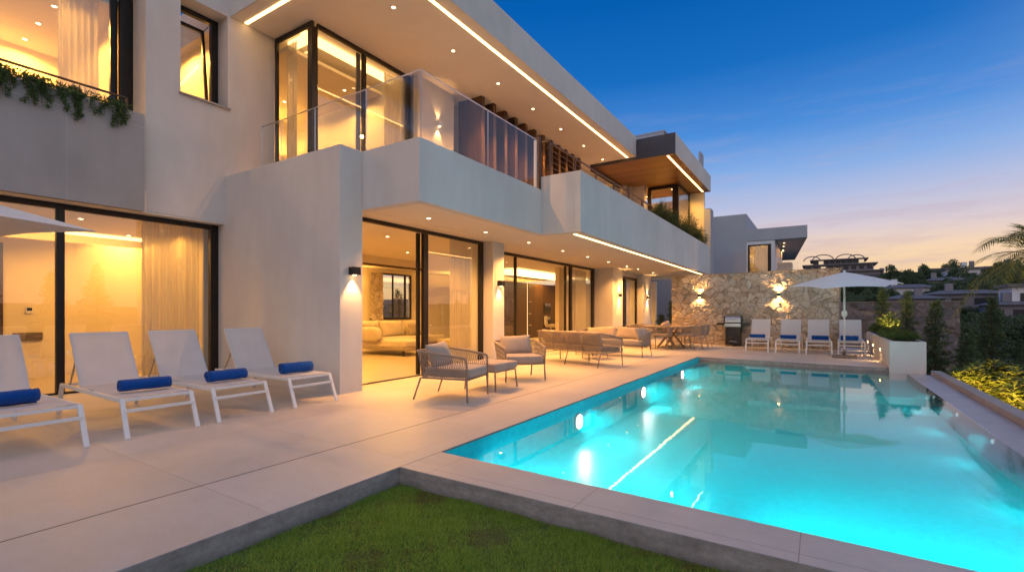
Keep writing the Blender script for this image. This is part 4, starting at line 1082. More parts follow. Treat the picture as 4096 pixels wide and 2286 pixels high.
drape('curtain',-6.95,19.35,20.5,.02,2.58,'sheer curtain behind the narrow third door',waves=9,amp=.02)
drape('curtain',-10.25,2.60,3.12,4.3,6.44,'sheer curtain in the upper left window',waves=6)
drape('curtain',-8.42,7.75,8.25,3.32,6.74,'curtain at the right end of the upper corner window',waves=6,amp=.03)
drape('curtain',5.92,-9.30,-8.95,3.32,6.74,'curtain at the left end of the upper corner window',waves=4,amp=.03,axis='x')
# left room furniture
t=empty('wall_panel',(0,0,0),0,'dark television panel on the back wall behind the glass','screen')
mb=MB(); mb.box(-12.49,.2,.7,-12.44,1.45,2.15); mb.build('screen',M['black'],t,bevel=.006)
t=empty('room_door',(0,0,0),0,'dark wood door panel in the back wall of the left room','door')
mb=MB(); mb.box(-12.49,2.15,.0,-12.45,2.42,2.5); mb.build('leaf',M['cabinet'],t); mb=MB(); mb.box(-12.45,2.36,1.0,-12.41,2.375,1.12); mb.build('handle',M['steel'],t)
t=empty('wall_vent',(0,0,0),0,'low slatted grille on the yellow back wall','vent')
mb=MB(); mb.box(-12.49,2.55,.72,-12.46,2.95,.86); mb.build('backing',M['cabinet'],t)
mb=MB(); 
for k in range(5): mb.box(-12.46,2.56,.735+k*.025,-12.45,2.94,.745+k*.025)
mb.build('slat',M['beige_metal'],t)
t=empty('thermostat',(0,0,0),0,'small white wall controller on the yellow back wall','controller')
mb=MB(); mb.box(-12.49,2.72,1.22,-12.465,2.82,1.34); mb.build('case',M['white_metal'],t,bevel=.004); mb=MB(); mb.box(-12.465,2.735,1.27,-12.461,2.805,1.325); mb.build('display',M['black'],t)
# living-room sofa
t=empty('corner_sofa',(-10.15,9.75,0),R(0),'large cream corner sofa inside the living room','sofa')
sfm=M['sofa']
def cu(name,c,s,k=7,rot=None,mat=None):
    mb=MB(); mb.cushion(c,s,k=k,n=10,rot=rot); return mb.build(name,mat or sfm,t,smooth=True)
# long back run along +y at x=-1.6, chaise near the front
mb=MB(); mb.box(-1.9,-.1,.16,-.9,3.3,.24); mb.box(-.9,-.1,.16,.45,.95,.24); mb.build('base',M['sofa_dark'],t,bevel=.02)
cu('seat_cushion',(-.55,.42,.34),(2.0,1.0,.24)); cu('seat_cushion',(-1.35,1.55,.34),(1.05,1.15,.24)); cu('seat_cushion',(-1.35,2.7,.34),(1.05,1.15,.24))
r_=Matrix.Rotation(R(-14),3,'Y')
def pl(name,c,s_,rot=None,mat=None):
    mb=MB(); mb.pillow(c,s_,rot=rot); return mb.build(name,mat or sfm,t,smooth=True)
for y in(.45,1.5,2.6): pl('back_cushion',(-1.70,y,.70),(.34,1.02,.56),r_)
mb=MB(); mb.box(-1.98,-.12,.24,-1.82,3.3,.66); mb.build('back_panel',sfm,t,bevel=.03)
cu('back_cushion',(-.9,-.12,.60),(.9,.24,.42),4,Matrix.Rotation(R(10),3,'X'))
pl('pillow',(-1.36,.35,.66),(.20,.55,.42),Matrix.Rotation(R(-24),3,'Y'),M['sofa_dark']); pl('pillow',(-1.36,2.2,.66),(.20,.5,.42),Matrix.Rotation(R(-24),3,'Y'),M['sofa_dark'])
cu('pillow',(-.95,.12,.62),(.5,.16,.38),3,Matrix.Rotation(R(20),3,'X'))
for x,y in((-1.8,0),(.35,.0),(.35,.85),(-1.8,3.2),(-.95,3.2)):
    mb=MB(); mb.bar((x,y,.16),(x,y,0.007),.03,.05); mb.build('leg',M['black'],t)
# second seat and side table at right
t=empty('corner_sofa',(-8.9,11.2,0),0,'second beige sofa deeper in the living room behind the fixed pane','sofa')
mb=MB(); mb.box(-1.0,0,.14,.6,.95,.22); mb.build('base',M['sofa_dark'],t,bevel=.02)
cu('seat_cushion',(-.2,.45,.33),(1.6,.95,.22)); cu('back_cushion',(-.6,.85,.62),(.8,.25,.42),4); cu('back_cushion',(.2,.85,.62),(.8,.25,.42),4)
t=empty('pot_plant',(-9.8,12.4,0),0,'bushy green plant on the low table in the living room','plant')
mb=MB(); mb.lathe((0,0,0.007),[(.14,0),(.18,.35),(.16,.36)],16); mb.build('pot',M['terracotta'],t)
PLANT_IN=t
# kitchen
t=empty('kitchen_cabinet',(0,0,0),0,'tall dark wood cabinet at the left of the kitchen','cabinet','dark kitchen cabinets')
mb=MB(); mb.box(-12.4,16.9,0.007,-11.6,19.5,2.95 if False else 2.6); mb.build('body',M['cabinet'],t,bevel=.004)
mb=MB(); mb.box(-11.598,18.2,.05,-11.594,18.204,2.55); mb.build('door_gap',M['black'],t)
t=empty('kitchen_cabinet',(0,0,0),0,'tall dark wood cabinet wall with built-in ovens','cabinet','dark kitchen cabinets')
mb=MB(); mb.box(-12.4,19.66,.007,-11.6,22.6,2.6); mb.build('body',M['cabinet'],t,bevel=.004)
mb=MB()
for y in(20.16,21.1,21.9): mb.box(-11.598,y,.05,-11.594,y+.006,2.55)
mb.build('door_gap',M['black'],t)
for z in(.45,1.15):
    mb=MB(); mb.box(-11.599,21.16,z,-11.57,21.86,z+.55); ov=mb.build('oven',M['black'],t,bevel=.004)
    mb=MB(); mb.box(-11.57,21.2,z+.42,-11.565,21.82,z+.53); mb.build('control_strip',M['steel'],ov)
    mb=MB(); mb.tube([(-11.54,21.2,z+.38),(-11.54,21.82,z+.38)],.012,8); mb.build('handle',M['steel'],ov)
mb=MB()
for z in(.6,1.15,1.7): mb.box(-11.6,19.58,z,-11.5,19.78,z+.04)
mb.build('shelf',M['beige_metal'],t)
t=empty('bar_stool',(-9.0,17.0,0),R(40),'cream bar stool at the kitchen counter','stool')
mb=MB(); mb.cushion((0,0,.70),(.42,.42,.12),k=5,n=8); mb.build('seat',M['sofa'],t,smooth=True)
mb=MB(); mb.cushion((-.2,0,.9),(.08,.42,.36),k=5,n=8); mb.build('backrest',M['sofa'],t,smooth=True)
mb=MB(); mb.tube([(0,0,.65),(0,0,.02)],.02,8); mb.lathe((0,0,.008),[(.2,0),(.19,.015)],18); mb.build('pedestal',M['steel'],t)
# ================================================================== VEGETATION
def leaf_quads(P,D,size,aspect=.35,rng=RNG,up=None):
    """rhombic leaf faces: P base points, D unit directions, size lengths"""
    N=len(P); up=rng.normal(0,1,(N,3)) if up is None else up
    S=np.cross(D,up); S/=np.linalg.norm(S,axis=1,keepdims=True)+1e-9
    size=np.asarray(size).reshape(-1,1)*np.ones((N,1))
    nrm=np.cross(S,D)
    V=np.empty((N,4,3)); V[:,0]=P; V[:,1]=P+D*size*.45+S*size*aspect*.5+nrm*size*.06; V[:,2]=P+D*size; V[:,3]=P+D*size*.45-S*size*aspect*.5+nrm*size*.06
    return V.reshape(-1,3)
def unit(a): return a/(np.linalg.norm(a,axis=-1,keepdims=True)+1e-9)
def quads(N): return np.arange(N*4).reshape(N,4)
def conifer_mesh(h,r,seed,dense=1.0,droop=.25):
    rng=np.random.default_rng(seed); P=[];D=[];S=[]; br=MB()
    nb=int(64*dense*h/3)
    for i in range(nb):
        k=((i+.5)/nb)**.85; z=h*(.06+.92*k); a=i*2.399+rng.normal(0,.3); L=r*.86*(1-k)**1.0*(.55+.8*rng.random())+.05
        n=max(int(L/.05),3); dx,dy=math.cos(a),math.sin(a); rise=.35+.5*k-droop*rng.random()
        ts=np.linspace(.1,1,n); 
        px=dx*L*ts; py=dy*L*ts; pz=z+rise*L*ts-.35*L*ts**2
        C=np.c_[px,py,pz]
        br.tube([(0,0,z)]+[tuple(c) for c in C[::max(n//3,1)]],.006,3,False)
        m=int(15*dense)
        for t_,c in zip(ts,C):
            q=np.repeat(c[None],m,0)+rng.normal(0,.028+.02*(1-t_),(m,3))
            d=unit(np.c_[np.full(m,dx),np.full(m,dy),np.full(m,.35)]+rng.normal(0,.65,(m,3)))
            P.append(q);D.append(d);S.append(.07+.06*rng.random(m))
    P=np.concatenate(P);D=np.concatenate(D);S=np.concatenate(S)
    return leaf_quads(P,D,S,.22,rng),br
def conifer(loc,h,r,seed,label,mat='conifer',dense=1.0,group='conifers beyond the pool terrace',cat='tree'):
    t=empty('conifer',loc,random.random()*6,label,cat,group)
    V,br=conifer_mesh(h,r,seed,dense); np_mesh('crown',V,quads(len(V)//4),M[mat],t)
    br.tube([(0,0,-.3),(0,0,h*.5),(0,0,h*.97)],[.035*h/2,.02*h/2,.004],6); br.build('trunk',M['bark'],t)
    return t
cl=[((1.72,19.6),3.3,.62,2.0,'slender conifer just right of the parasol pole, over the lit planter'),
 ((2.28,19.2),3.6,.50,1.85,'tall narrow dark conifer behind the planter corner'),
 ((2.92,19.0),3.2,.72,1.6,'conifer in front of the middle of the grey stone wall'),
 ((3.35,17.6),2.2,.55,.62,'low conifer right of the planter'),
 ((3.7,19.3),2.8,.65,.80,'pale-tipped conifer at the right end of the grey stone wall'),
 ((4.45,20.4),4.0,.8,1.75,'tall dark conifer beneath the palm fronds'),
 ((5.35,20.0),3.4,.8,.85,'broad dark conifer at the right edge of the photo'),
 ((4.65,16.2),2.6,.9,.45,'dark conifer above the lit shrubs at the right edge')]
for i,(p,h,r,top,l) in enumerate(cl): conifer((p[0],p[1],top-h),h,r,20+i,l)
# dark backing trees below the terrace level
for i,(x,y,h,r,top) in enumerate([(6.3,24,4.0,1.0,.1),(5.4,27,4.2,.95,.3),(7.2,29,4.5,1.2,.1),(3.4,23.2,3.5,1.2,-.1),(1.9,23.4,3.2,1.1,.1),(5.1,18,2.6,.95,.15),(6.0,33,5,1.2,.2),(3.9,15.3,1.7,.8,-.25)]):
    conifer((x,y,top-h),h,r,60+i,['dark conifer low behind the right-hand shrubs','dark conifer right of the end of the grey wall','dark conifer farther back below the hillside','dark conifer low in front of the grey wall','dark conifer low behind the planter','dark conifer between the shrubs and the wall end','large dark conifer on the slope below the houses','small dark conifer just behind the lit shrubs'][i],'darkleaf',.8)
# conifers beside the open passage
for i,(x,y,h,top) in enumerate([(-6.15,24.3,1.9,1.75),(-6.75,24.6,1.4,1.1),(-5.6,24.5,1.3,.95)]):
    conifer((x,y,0),top,.38,90+i,['tall potted-looking conifer seen through the open passage','small dark conifer at the left of the open passage','small dark conifer at the right of the open passage'][i],'darkleaf',1.0,'conifers seen through the passage')
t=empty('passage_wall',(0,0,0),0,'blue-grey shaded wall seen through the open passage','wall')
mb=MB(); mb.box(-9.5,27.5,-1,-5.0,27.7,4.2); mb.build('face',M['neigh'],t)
# garden behind living-room window
conifer((-16.4,14.3,0),2.6,1.0,97,'dark shrub outside the back window of the living room','darkleaf',.8,'shrubs behind the villa'); conifer((-15.6,15.2,0),2.2,.9,98,'second dark shrub outside the back window of the living room','darkleaf',.8,'shrubs behind the villa')
# trees across the garden, mirrored in the glass
for i,(x,y,h,r) in enumerate([(9.5,3.2,5.6,1.3),(10.5,5.4,4.6,1.2),(9.0,7.0,4.4,1.2),(12,1.0,4.4,1.4),(12,9.5,5.2,1.5),(13,13,5,1.5),(11,-2,5,1.5)]):
    conifer((x,y,-1.4),h,r,110+i,['tall conifer mirrored in the left-hand glass wall','shorter conifer mirrored beside the tall one','conifer mirrored near the curtain','broad conifer mirrored at the left edge of the glass','conifer across the pool mirrored in the living room pane','conifer far across the garden mirrored in glass','conifer mirrored at the far left'][i],'darkleaf',.9,'trees across the garden mirrored in the glass')

# planter box beside the loungers
t=empty('planter_box',(0,0,0),0,'long white planter wall with small step lights, right of the far loungers','planter')
mb=MB(); mb.prism([(1.302,13.5),(1.93,13.5),(1.93,19.9),(1.302,19.9)],-1.4,.60); mb.build('box',M['stucco'],t,bevel=.006)
mb=MB(); mb.box(1.38,13.58,.60,1.86,19.8,.606); mb.build('soil',M['soil'],t)
for y,l in ((15.3,'nearest'),(17.2,'middle'),(19.0,'farthest')):
    u=empty('step_light',(1.30,y,.30),0,'small recessed light in the white planter wall, %s of three'%l,'step light','step lights in the planter wall')
    m=MB(); m.box(-.012,-.05,-.04,0.001,.05,.04); m.build('trim',M['white_metal'],u); m=MB(); m.box(-.015,-.035,-.028,-.012,.035,.028); m.build('lens',M['sconce_glow'],u)
    lamp('step_light_source','SPOT',(-.04,0,0),8,(1,.62,.26),u,.02,(-.45,0,-1),120,.6)
def shrub(loc,r,h,N,size,label,mat,group,aspect=.3,seed=0,upd=.6,cat='shrub',spike=False,parent=None):
    rng=np.random.default_rng(seed); t=parent or empty('shrub',loc,0,label,cat,group)
    stems=max(6,N//60); P=[];D=[];S=[]; br=MB()
    for s in range(stems):
        a=rng.uniform(0,2*PI); sp=rng.random()**.6; top=np.array([math.cos(a)*r*sp,math.sin(a)*r*sp,h*(1-.45*sp*sp)*(.6+.5*rng.random())])
        m=N//stems; k=rng.random(m)**.6
        c=top[None]*k[:,None]*np.array([1,1,1]); c[:,:2]*=(.55+.45*k)[:,None]
        P.append(c+rng.normal(0,.03*h+.015,(m,3))); D.append(unit(np.c_[np.full(m,math.cos(a)),np.full(m,math.sin(a)),np.full(m,upd)]+rng.normal(0,.8,(m,3)))); S.append(size*(.6+.8*rng.random(m)))
        br.tube([(0,0,-.05),tuple(top*.5+np.array([0,0,.02])),tuple(top*.95)],[.008,.005,.002],4,False)
    P=np.concatenate(P);P[:,2]=np.maximum(P[:,2],.0);D=np.concatenate(D);S=np.concatenate(S)
    V=leaf_quads(P,D,S,aspect,rng); np_mesh('foliage',V,quads(len(V)//4),M[mat],t); br.build('stem',M['bark'],t)
    return t
lab=['feathery green planting spilling over the near corner of the white planter','feathery planting halfway along the white planter','glowing yellow planting lit from below in the white planter','planting at the back of the white planter','low green planting beside the glowing clump']
for i,(x,y,r,h,m_) in enumerate([(1.62,14.1,.36,.14,'planterleaf'),(1.6,14.9,.36,.15,'planterleaf'),(1.62,16.9,.30,.62,'planterleaf'),(1.6,18.6,.34,.30,'planterleaf'),(1.6,15.8,.36,.20,'planterleaf')]):
    shrub((x,y,.60),r,h,2600,.075,lab[i],m_,'planting in the white planter',.18,200+i)
for x,y,e in((1.50,16.35,150),(1.6,18.0,90)): 
    u=empty('garden_spotlight',(x,y,.607),0,'small spotlight hidden in the planter foliage, %s'%('near the glowing clump' if e==150 else 'toward the back'),'spotlight','garden spotlights')
    m=MB(); m.lathe((0,0,0),[(.03,0),(.035,.05),(.03,.055)],12); m.build('housing',M['black'],u); m=MB(); m.lathe((0,0,.056),[(.026,0),(.02,.002)],12); m.build('lens',M['sconce_glow'],u)
    lamp('garden_spotlight_source','SPOT',(0,0,.08),e,(1,.62,.2),u,.02,(.1,.25,1),120,.6)
# glossy shrubs right of the kerb
def broadleaf(loc,r,h,N,size,label,seed):
    rng=np.random.default_rng(seed); t=empty('shrub',loc,0,label,'shrub','glossy shrubs along the pool kerb')
    Vs=[];nrib=0; br=MB()
    stems=int(N/16)
    P=[];D=[];S=[];U=[]
    for s in range(stems):
        a=rng.uniform(0,2*PI); sp=rng.random()**.55; tip=np.array([math.cos(a)*r*sp,math.sin(a)*r*sp,h*(1-.5*sp*sp)*(.7+.4*rng.random())])
        br.tube([(tip[0]*.3,tip[1]*.3,-.1),tuple(tip*.97)],[.008,.004],4,False)
        m=16
        for q in range(m):
            b=q*2.4+rng.random(); el=.9-1.1*(q/m); d=np.array([math.cos(b)*math.cos(el),math.sin(b)*math.cos(el),math.sin(el)])
            P.append(tip-np.array([0,0,.012*q])); D.append(d+rng.normal(0,.12,3)); S.append(size*(.7+.5*rng.random())*(.7+.5*q/m)); U.append(np.array([0,0,1])+rng.normal(0,.25,3))
    P=np.array(P);D=unit(np.array(D));S=np.array(S)[:,None];U=np.array(U)
    side=unit(np.cross(D,U)); up=unit(np.cross(side,D)); N=len(P)
    # six-vertex leaf, folded along the midrib and curving down
    V=np.empty((N,8,3)); 
    def pt(k,w,sg): return P+D*S*k+side*S*w*sg+up*S*(.10*abs(w)*4*(w!=0)-.28*k*k)
    V[:,0]=P; V[:,1]=pt(.35,.13,1); V[:,2]=pt(.7,.11,1); V[:,3]=pt(1,0,1); V[:,4]=pt(.7,.11,-1); V[:,5]=pt(.35,.13,-1); V[:,6]=pt(.35,0,1); V[:,7]=pt(.7,0,1)
    b=np.arange(N)[:,None]*8
    F=np.concatenate([b+np.array([[0,1,6,6]]),b+np.array([[6,1,2,7]]),b+np.array([[7,2,3,3]]),b+np.array([[0,6,5,5]]),b+np.array([[6,7,4,5]]),b+np.array([[7,3,4,4]])])
    # triangles as real triangles
    tri=F[(F[:,2]==F[:,3])][:,:3]; qd=F[(F[:,2]!=F[:,3])]
    me=bpy.data.meshes.new('foliage'); me.from_pydata(V.reshape(-1,3).tolist(),[],tri.tolist()+qd.tolist()); me.materials.append(M['glossy']); me.polygons.foreach_set('use_smooth',[True]*len(me.polygons)); me.update()
    o=bpy.data.objects.new('foliage',me); COL.objects.link(o); o.parent=t
    br.build('stem',M['bark'],t); return t
bl=[((2.62,12.9),.45,.80,'glossy shrub lit gold beside the planter corner'),((3.05,12.0),.5,.78,'glossy shrub with upright gold-lit leaves near the kerb corner'),((2.75,11.2),.42,.62,'low glossy shrub against the kerb'),((3.5,12.6),.5,.72,'glossy shrub behind the front row'),((3.35,11.0),.5,.70,'large-leaved glossy shrub at the right edge'),((2.75,10.2),.42,.52,'small glossy shrub close to the kerb, at the right edge'),((4.0,13.4),.55,.62,'dark glossy shrub at the back of the bed'),((2.7,14.0),.4,.55,'narrow glossy shrub right of the white planter'),((3.2,13.6),.5,.62,'glossy shrub between planter and back of the bed'),((2.6,9.3),.36,.45,'glossy shrub along the kerb out toward the camera'),((2.40,13.3),.40,.60,'glossy shrub tucked beside the front face of the white planter'),((2.30,12.5),.38,.62,'glossy shrub between the planter and the first ground spotlight'),((3.9,12.2),.5,.75,'tall glossy shrub in the second row at the right edge')]
for i,(p,r,h,l) in enumerate(bl):
    broadleaf((p[0]+.17,p[1],-.60),r*1.1,h*1.15,1100,.20,l,300+i)
for x,y,l in((2.24,11.6,'by the planter'),(2.24,10.3,'in the middle'),(2.24,9.0,'at the right edge')):
    u=empty('garden_spotlight',(x,y,-.60),0,'ground spotlight in the shrub bed %s'%l,'spotlight','garden spotlights')
    m=MB(); m.lathe((0,0,0),[(.04,0),(.045,.07),(.04,.075)],12); m.build('housing',M['black'],u); m=MB(); m.lathe((0,0,.076),[(.034,0),(.02,.002)],12); m.build('lens',M['sconce_glow'],u)
    lamp('garden_spotlight_source','SPOT',(0,0,.38),330,(1,.54,.14),u,.03,(.5,.85,.10),110,.9)
# balcony planting
g='feathery plants in the long balcony trough'
bp=[(15.6,.55,.22),(16.2,.75,.26),(16.9,.45,.25),(17.6,.70,.28),(18.4,.50,.3),(19.2,.62,.3),(20.0,.95,.32),(20.8,.60,.32),(21.5,.75,.3),(22.1,.70,.3)]
for i,(y,h,r) in enumerate(bp): shrub((-4.40,y,3.98),r*1.1,h*1.25,2400,.07,'%s feathery plant from the near end of the long balcony'%ORD[i],'balconyleaf',g,.25,400+i,upd=1.2,cat='plant')
# trailing plants on the upper left parapet
def trailing(y0,y1,n,label,seed):
    rng=np.random.default_rng(seed); t=empty('trailing_plant',(0,0,0),0,label,'plant','trailing plants on the upper left parapet')
    P=[];D=[];S=[]; br=MB()
    for i in range(n):
        y=rng.uniform(y0,y1); L=rng.uniform(.08,.42)*(1 if rng.random()<.75 else .3); x=-9.285+.03*rng.random()
        m=int(L*300)+30; k=rng.random(m); 
        yy=y+.04*np.sin(k*4+i); P.append(np.c_[x+rng.normal(0,.018,m)+.015,yy+rng.normal(0,.022,m)*(1.2-k),4.50-k*L+rng.normal(0,.01,m)]); D.append(unit(np.c_[rng.normal(.4,.4,m),rng.normal(0,.7,m),rng.normal(-.5,.5,m)])); S.append(.03+.03*rng.random(m))
        br.tube([(-9.36,y,4.47),(x,y,4.50),(x+.01,float(y+.03),4.5-L)],.003,3,False)
        m=30; P.append(np.c_[rng.uniform(-9.40,-9.28,m),y+rng.normal(0,.05,m),4.47+rng.random(m)*.10]); D.append(unit(rng.normal(0,.7,(m,3))+np.array([0,0,.6]))); S.append(.04+.04*rng.random(m))
    V=leaf_quads(np.concatenate(P),np.concatenate(D),np.concatenate(S),.3,rng); np_mesh('foliage',V,quads(len(V)//4),M['trail'],t); br.build('stem',M['bark'],t)
trailing(1.2,2.65,48,'thick green plant hanging over the grey parapet at the far left',500); trailing(2.65,3.15,9,'sparse green trailing plant nearer the corner of the parapet',501)
# plant inside
shrub((0,0,0),.3,.4,900,.11,'', 'planterleaf','',.5,520,parent=PLANT_IN)
for c in children(PLANT_IN):
    if c.name.startswith(('foliage','stem')): c.location=(0,0,.36)
# palm
def palm(loc,ch,fl,nf,seed,label):
    rng=np.random.default_rng(seed); t=empty('palm_tree',loc,0,label,'palm tree','palm trees')
    m=MB(); pts=[(0,0,-.2),(0,0,ch*.5),(0,0,ch)]; m.tube(pts,[.16,.12,.13],10); m.build('trunk',M['bark'],t)
    for f in range(nf):
        a=f*2.399; el=1.35-1.35*(f/nf); L=fl*(.85+.3*rng.random()); n=26
        ts=np.linspace(0,1,n); dr=.75+.25*rng.random()
        hx=L*ts*math.cos(el)*(1-.12*ts); z=L*(ts*math.sin(el)-dr*ts**2.2*(.55+.3*math.cos(el)))
        C=np.c_[hx*math.cos(a),hx*math.sin(a),ch+z]
        br=MB(); br.tube([tuple(c) for c in C[::2]],[.012*(1-.07*k) for k in range(len(C[::2]))],4,False); 
        T=unit(np.gradient(C,axis=0)); side=unit(np.cross(T,np.array([0,0,1.])))
        P=[];D=[];S=[];U=[]
        for i in range(2,n):
            for sub in(0,.5):
                for sg in(-1,1):
                    k=ts[i]; c=C[i]-T[i]*L/n*sub
                    P.append(c); D.append(T[i]*.75+side[i]*sg*.75+np.array([0,0,-.25+rng.normal(0,.12)])); S.append(.34*L/1.4*math.sin(PI*(.12+.80*k))**.7*(.8+.3*rng.random())); U.append(np.cross(T[i],side[i]*sg))
        V=leaf_quads(np.array(P),unit(np.array(D)),np.array(S),.04,rng,np.array(U))
        fr=np_mesh('frond',V,quads(len(V)//4),M['palm'],t); br.build('midrib',M['palm'],fr)
palm((3.98,14.6,-2.2),4.60,1.8,26,7,'palm with arching fronds reaching in from the right edge')
palm((9.5,-.6,-1.6),4.6,1.7,24,8,'palm mirrored at the left edge of the ground-floor glass')
lamp('palm_uplight','SPOT',(3.7,13.6,-.6),260,(1,.72,.25),None,.03,(.12,.3,1),80,.6)
u=empty('garden_spotlight',(3.7,13.6,-.75),0,'ground spotlight under the palm crown','spotlight','garden spotlights'); m=MB(); m.lathe((0,0,0),[(.04,0),(.045,.07),(.04,.075)],12); m.build('housing',M['black'],u)

# neighbour's house
nb=empty('house',(0,0,0),0,'pale grey-blue neighbouring house with a flat overhanging roof, behind the stone wall','house')
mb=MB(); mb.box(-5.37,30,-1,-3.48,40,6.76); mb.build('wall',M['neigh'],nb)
mb=MB(); mb.box(-3.48,30.05,-1,-3.41,40,5.19); mb.box(-2.25,30.05,-1,-2.07,36,5.19); mb.box(-3.41,30.05,-1,-2.25,30.2,3.17); mb.box(-3.41,30.05,5.0,-2.25,30.2,5.19); mb.box(-3.4,36,-1,-2.07,36.2,5.19); mb.build('wall',M['far_white'],nb)
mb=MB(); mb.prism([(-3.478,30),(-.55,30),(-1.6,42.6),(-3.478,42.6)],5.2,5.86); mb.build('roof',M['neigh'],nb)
mb=MB(); mb.box(-3.41,30.06,3.17,-3.32,30.16,5.0); mb.box(-2.42,30.06,3.17,-2.25,30.16,5.0); mb.box(-3.32,30.06,3.17,-2.42,30.16,3.24); mb.box(-3.32,30.06,4.92,-2.42,30.16,5.0); f=mb.build('window',M['frame'],nb)
mb=MB(); mb.add([(-3.32,30.1,3.24),(-2.42,30.1,3.24),(-2.42,30.1,4.92),(-3.32,30.1,4.92)],[(0,1,2,3)]); mb.build('pane',M['glass'],f)
mb=MB(); mb.box(-2.07,30.3,3.0,-1.1,36,3.3); mb.build('terrace',M['neigh'],nb)
mb=MB(); mb.add([(-2.0,30.3,3.3),(-.95,30.3,3.3),(-.95,30.3,3.95),(-2.0,30.3,3.95)],[(0,1,2,3)]); mb.build('glass_rail',M['rail_glass'],nb)
drape('curtain',30.4,-3.36,-2.40,3.2,4.98,'lit white curtain in the neighbouring house window',waves=11,amp=.03,axis='x')
for i,(x,y) in enumerate(((-1.72,31.8),(-1.84,33.4),(-2.0,36.0),(-1.98,35.4))): downlight((x,y,5.198),'%s small downlight under the neighbouring roof'%ORD[i],'downlights under the neighbouring roof',22,r=.05)
lamp('neighbour_room_light','POINT',(-2.9,32.5,4.6),90,IC,None,.1)
t=empty('lounge_chair',(-1.75,31.6,3.3),0,'yellow-lit seat on the neighbouring terrace','chair'); mb=MB(); mb.cushion((0,0,.3),(.9,.8,.28),k=6,n=8); mb.build('seat',M['cushion'],t,smooth=True); mb=MB(); mb.cushion((0,.35,.55),(.9,.2,.5),k=6,n=8); mb.build('backrest',M['cushion'],t,smooth=True)
# ------------------------------------------------ hillside houses
def far_house(x,y,w,d,h,label,rz=0,roof='flat',wall='far_wall',win=4,zo=0,lit=0,storeys=1):
    z=hgt(x,y)+zo; t=empty('hill_house',(x,y,z),rz,label,'house','houses on the hillside')
    m=MB(); m.box(-w/2,-d/2,-4,w/2,d/2,h); m.build('wall',M[wall],t)
    m=MB()
    if roof=='flat': m.box(-w/2-.4,-d/2-.4,h,w/2+.4,d/2+.4,h+.35)
    else:
        m.add([(-w/2-.4,-d/2-.5,h),(w/2+.4,-d/2-.5,h),(w/2+.4,d/2+.5,h),(-w/2-.4,d/2+.5,h),(-w/4,0,h+h*.3),(w/4,0,h+h*.3)],[(0,1,5,4),(1,2,5),(2,3,4,5),(3,0,4),(3,2,1,0)])
    rf=m.build('roof',M['roof_tile'],t)
    m=MB(); cx=random.uniform(-.3,.3)*w; m.box(cx-.4,-.4,h,cx+.4,.4,h+h*.3+.9); m.build('chimney',M[wall],rf)
    for s in range(storeys):
        for i in range(win):
            wx=-w/2+w*(i+.5)/win; zb=h*(s+.30)/storeys; hh=h*.42/storeys
            m=MB(); m.box(wx-w/win*.28,-d/2-.04,zb,wx+w/win*.28,-d/2+.02,zb+hh); m.build('window',M['hill_lamp'] if (i*7+s*3+int(x))%5==0 and lit else M['far_dark'],t)
    return t
# big building with arched roof frames on the ridge
bx,by=4.3,146; bz=hgt(bx,by)
t=empty('hotel',(bx,by,14.2-5.2),0,'large stepped building with curved roof frames on the ridge','building')
for (x0,x1,z0,z1,yy) in ((-9,8,-6,2.2,0),(-7.5,6.8,2.2,4.0,.6),(-5.8,5.0,4.0,5.3,1.2)):
    m=MB(); m.box(x0,yy,z0,x1,9,z1); m.build('wall',M['far_wall'],t); m=MB(); m.box(x0-.6,yy-.7,z1,x1+.8,9.5,z1+.3); m.build('roof',M['roof_tile'],t)
for s,(x0,x1,zb,yy) in enumerate(((-9,8,.5,0),(-7.5,6.8,2.9,.6),(-5.8,5,4.4,1.2))):
    for i in range(9):
        wx=x0+(x1-x0)*(i+.5)/9; m=MB(); m.box(wx-.5,yy-.06,zb-.1,wx+.5,yy+.02,zb+.8); m.build('window',M['hill_lamp'] if (i+s)%7==3 else M['far_dark'],t)
for (xc,r) in((-6,1.4),(-3.6,1.8),(1.2,1.6),(3.4,1.3)):
    m=MB(); m.tube([(xc+r*1.3*math.cos(a),2,5.4+r*math.sin(a)*.85) for a in [PI*k/12 for k in range(13)]],.13,5); m.build('roof_arch',M['far_wall'],t)
far_house(14.5,148,9,6,3.0,'low house with two chimneys on the ridge right of the big building',win=5,zo=.6,lit=1)
far_house(19.5,146,5,6,3.2,'gabled grey house on the ridge in the middle of the gap',roof='hip',win=2,zo=.0)
far_house(28.5,152,15,7,3.6,'long flat-roofed house on the ridge with lit openings',win=7,zo=1.4,lit=1)
far_house(25.5,133,7.5,6,2.6,'white house with arched openings below the ridge',wall='far_white',win=3,zo=1.6)
far_house(31.5,135,7,6,3.0,'second white house below the ridge, right of the arched one',wall='far_white',win=3,zo=1.6,lit=1)
far_house(20,120,7,6,2.4,'brown-roofed house halfway down the hill',roof='hip',win=3,zo=.6)
far_house(12.5,104,7,5,2.2,'small pale house just right of the parasol canopy',wall='far_white',roof='hip',win=3,zo=1.4)
far_house(16.5,88,9,5,2.0,'wide dusky-roofed house low on the hill behind the parasol',roof='hip',win=4,zo=2.0)
far_house(10.5,84,6,5,1.9,'dusky house just above the parasol edge',roof='hip',win=3,zo=2.0)
far_house(21.6,80,6,5,2.6,'white house at the right edge under the palm fronds',wall='far_white',win=2,zo=2.6)
far_house(18.8,78,5,4,1.8,'house with a curved-looking roof left of the white one at the right edge',roof='hip',win=3,zo=1.6)
far_house(26,92,6,5,2.4,'pale house cut by the right edge of the photo',wall='far_white',win=3,zo=1.2)
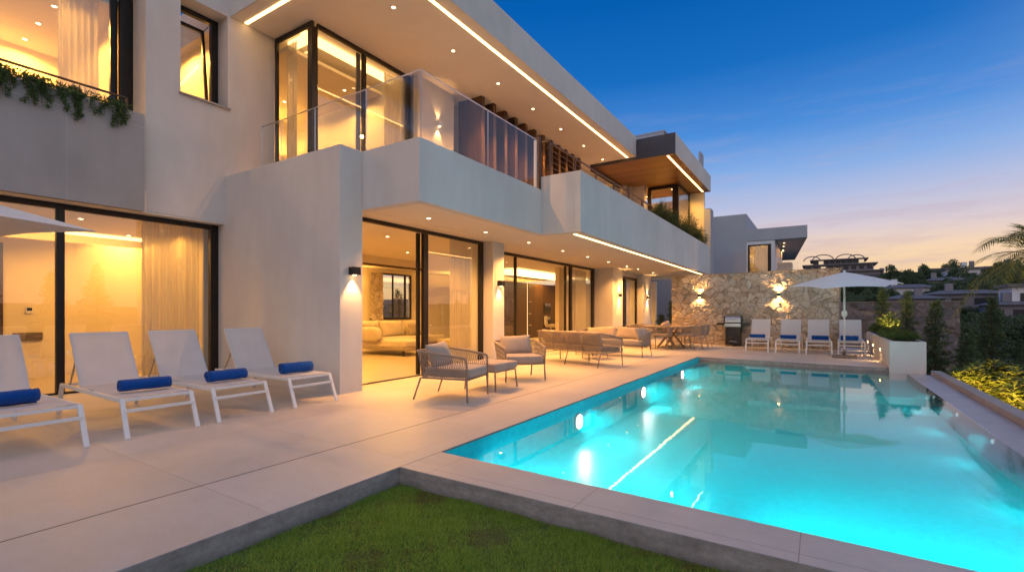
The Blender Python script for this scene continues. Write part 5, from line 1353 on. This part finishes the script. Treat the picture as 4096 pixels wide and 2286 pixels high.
# ------------------------------------------------ hillside trees
def tree_proto(seed,h=5,r=2.6,N=5200,label='',wide=1.0):
    rng=np.random.default_rng(seed); t=empty('hillside_tree'); 
    cl=rng.normal(0,1,(26,3)); cl=unit(cl)*rng.random((26,1))**.45*np.array([r*wide,r*wide,h*.38]); cl[:,2]+=h*.62
    rad=.45+.55*rng.random(26); ix=rng.integers(0,26,N)
    P=cl[ix]+unit(rng.normal(0,1,(N,3)))*(rng.random((N,1))**.35)*rad[ix][:,None]*.9
    D=unit(P-np.array([0,0,h*.45])+rng.normal(0,.9,(N,3)))
    V=leaf_quads(P,D,.16+.18*rng.random(N),.6,rng); np_mesh('crown',V,quads(N),M['hilleaf'],t)
    m=MB(); m.tube([(0,0,-1),(.1,0,h*.35),(.05,.1,h*.7)],[.22,.15,.06],7)
    for a in range(5): m.tube([(.05,0,h*.35),(math.cos(a*1.3)*r*.5,math.sin(a*1.3)*r*.5,h*.68)],[.09,.03],5)
    m.build('trunk',M['bark'],t); return t
protos=[tree_proto(700+i,h=(4.6,6,3.8,7)[i],r=(2.6,2.2,2.8,1.6)[i],N=4200) for i in range(4)]
rng=random.Random(5); used=[False]*4
def spot(u,v_,d):   # direction in the photograph's frame is only used to scatter along the visible slope
    return u
spots=[]
for row,(dist,n,a0,a1) in enumerate(((60,14,1.5,17),(70,19,1.5,17),(82,20,2,17),(97,19,1,17),(112,18,1,17),(125,17,5,17),(139,10,9,17),(152,9,11,18))):
    for k in range(n):
        a=R(a0+(a1-a0)*(k+rng.uniform(-.35,.35))/(n-1)); d=dist+rng.uniform(-5,5); spots.append((d*math.sin(a),d*math.cos(a),row))
side=['near the grey wall','low on the hill','below the middle houses','on the lower slope','on the middle slope','below the white houses','just under the ridge','on the ridge']
cnt=[0]*8
for i,(x,y,row) in enumerate(spots):
    p=rng.randrange(4); 
    if not used[p]: o=protos[p]; used[p]=True
    else: o=copy_tree(protos[p])
    o.location=(x,y,hgt(x,y)-.3); o.rotation_euler=(0,0,rng.uniform(0,6)); s=(rng.uniform(.5,.66) if row<1 else rng.uniform(.66,.82) if row<3 else rng.uniform(.8,1.0) if row<5 else rng.uniform(.8,1.1)) if row<7 else rng.uniform(.6,.8); o.scale=(s,s,s*rng.uniform(.8,1.05))
    cnt[row]+=1; tag(o,'dark leafy tree %s, %s from the left'%(side[row],ORD[cnt[row]-1]),'tree','dark trees scattered over the hillside')
print('objects',len(COL.objects))
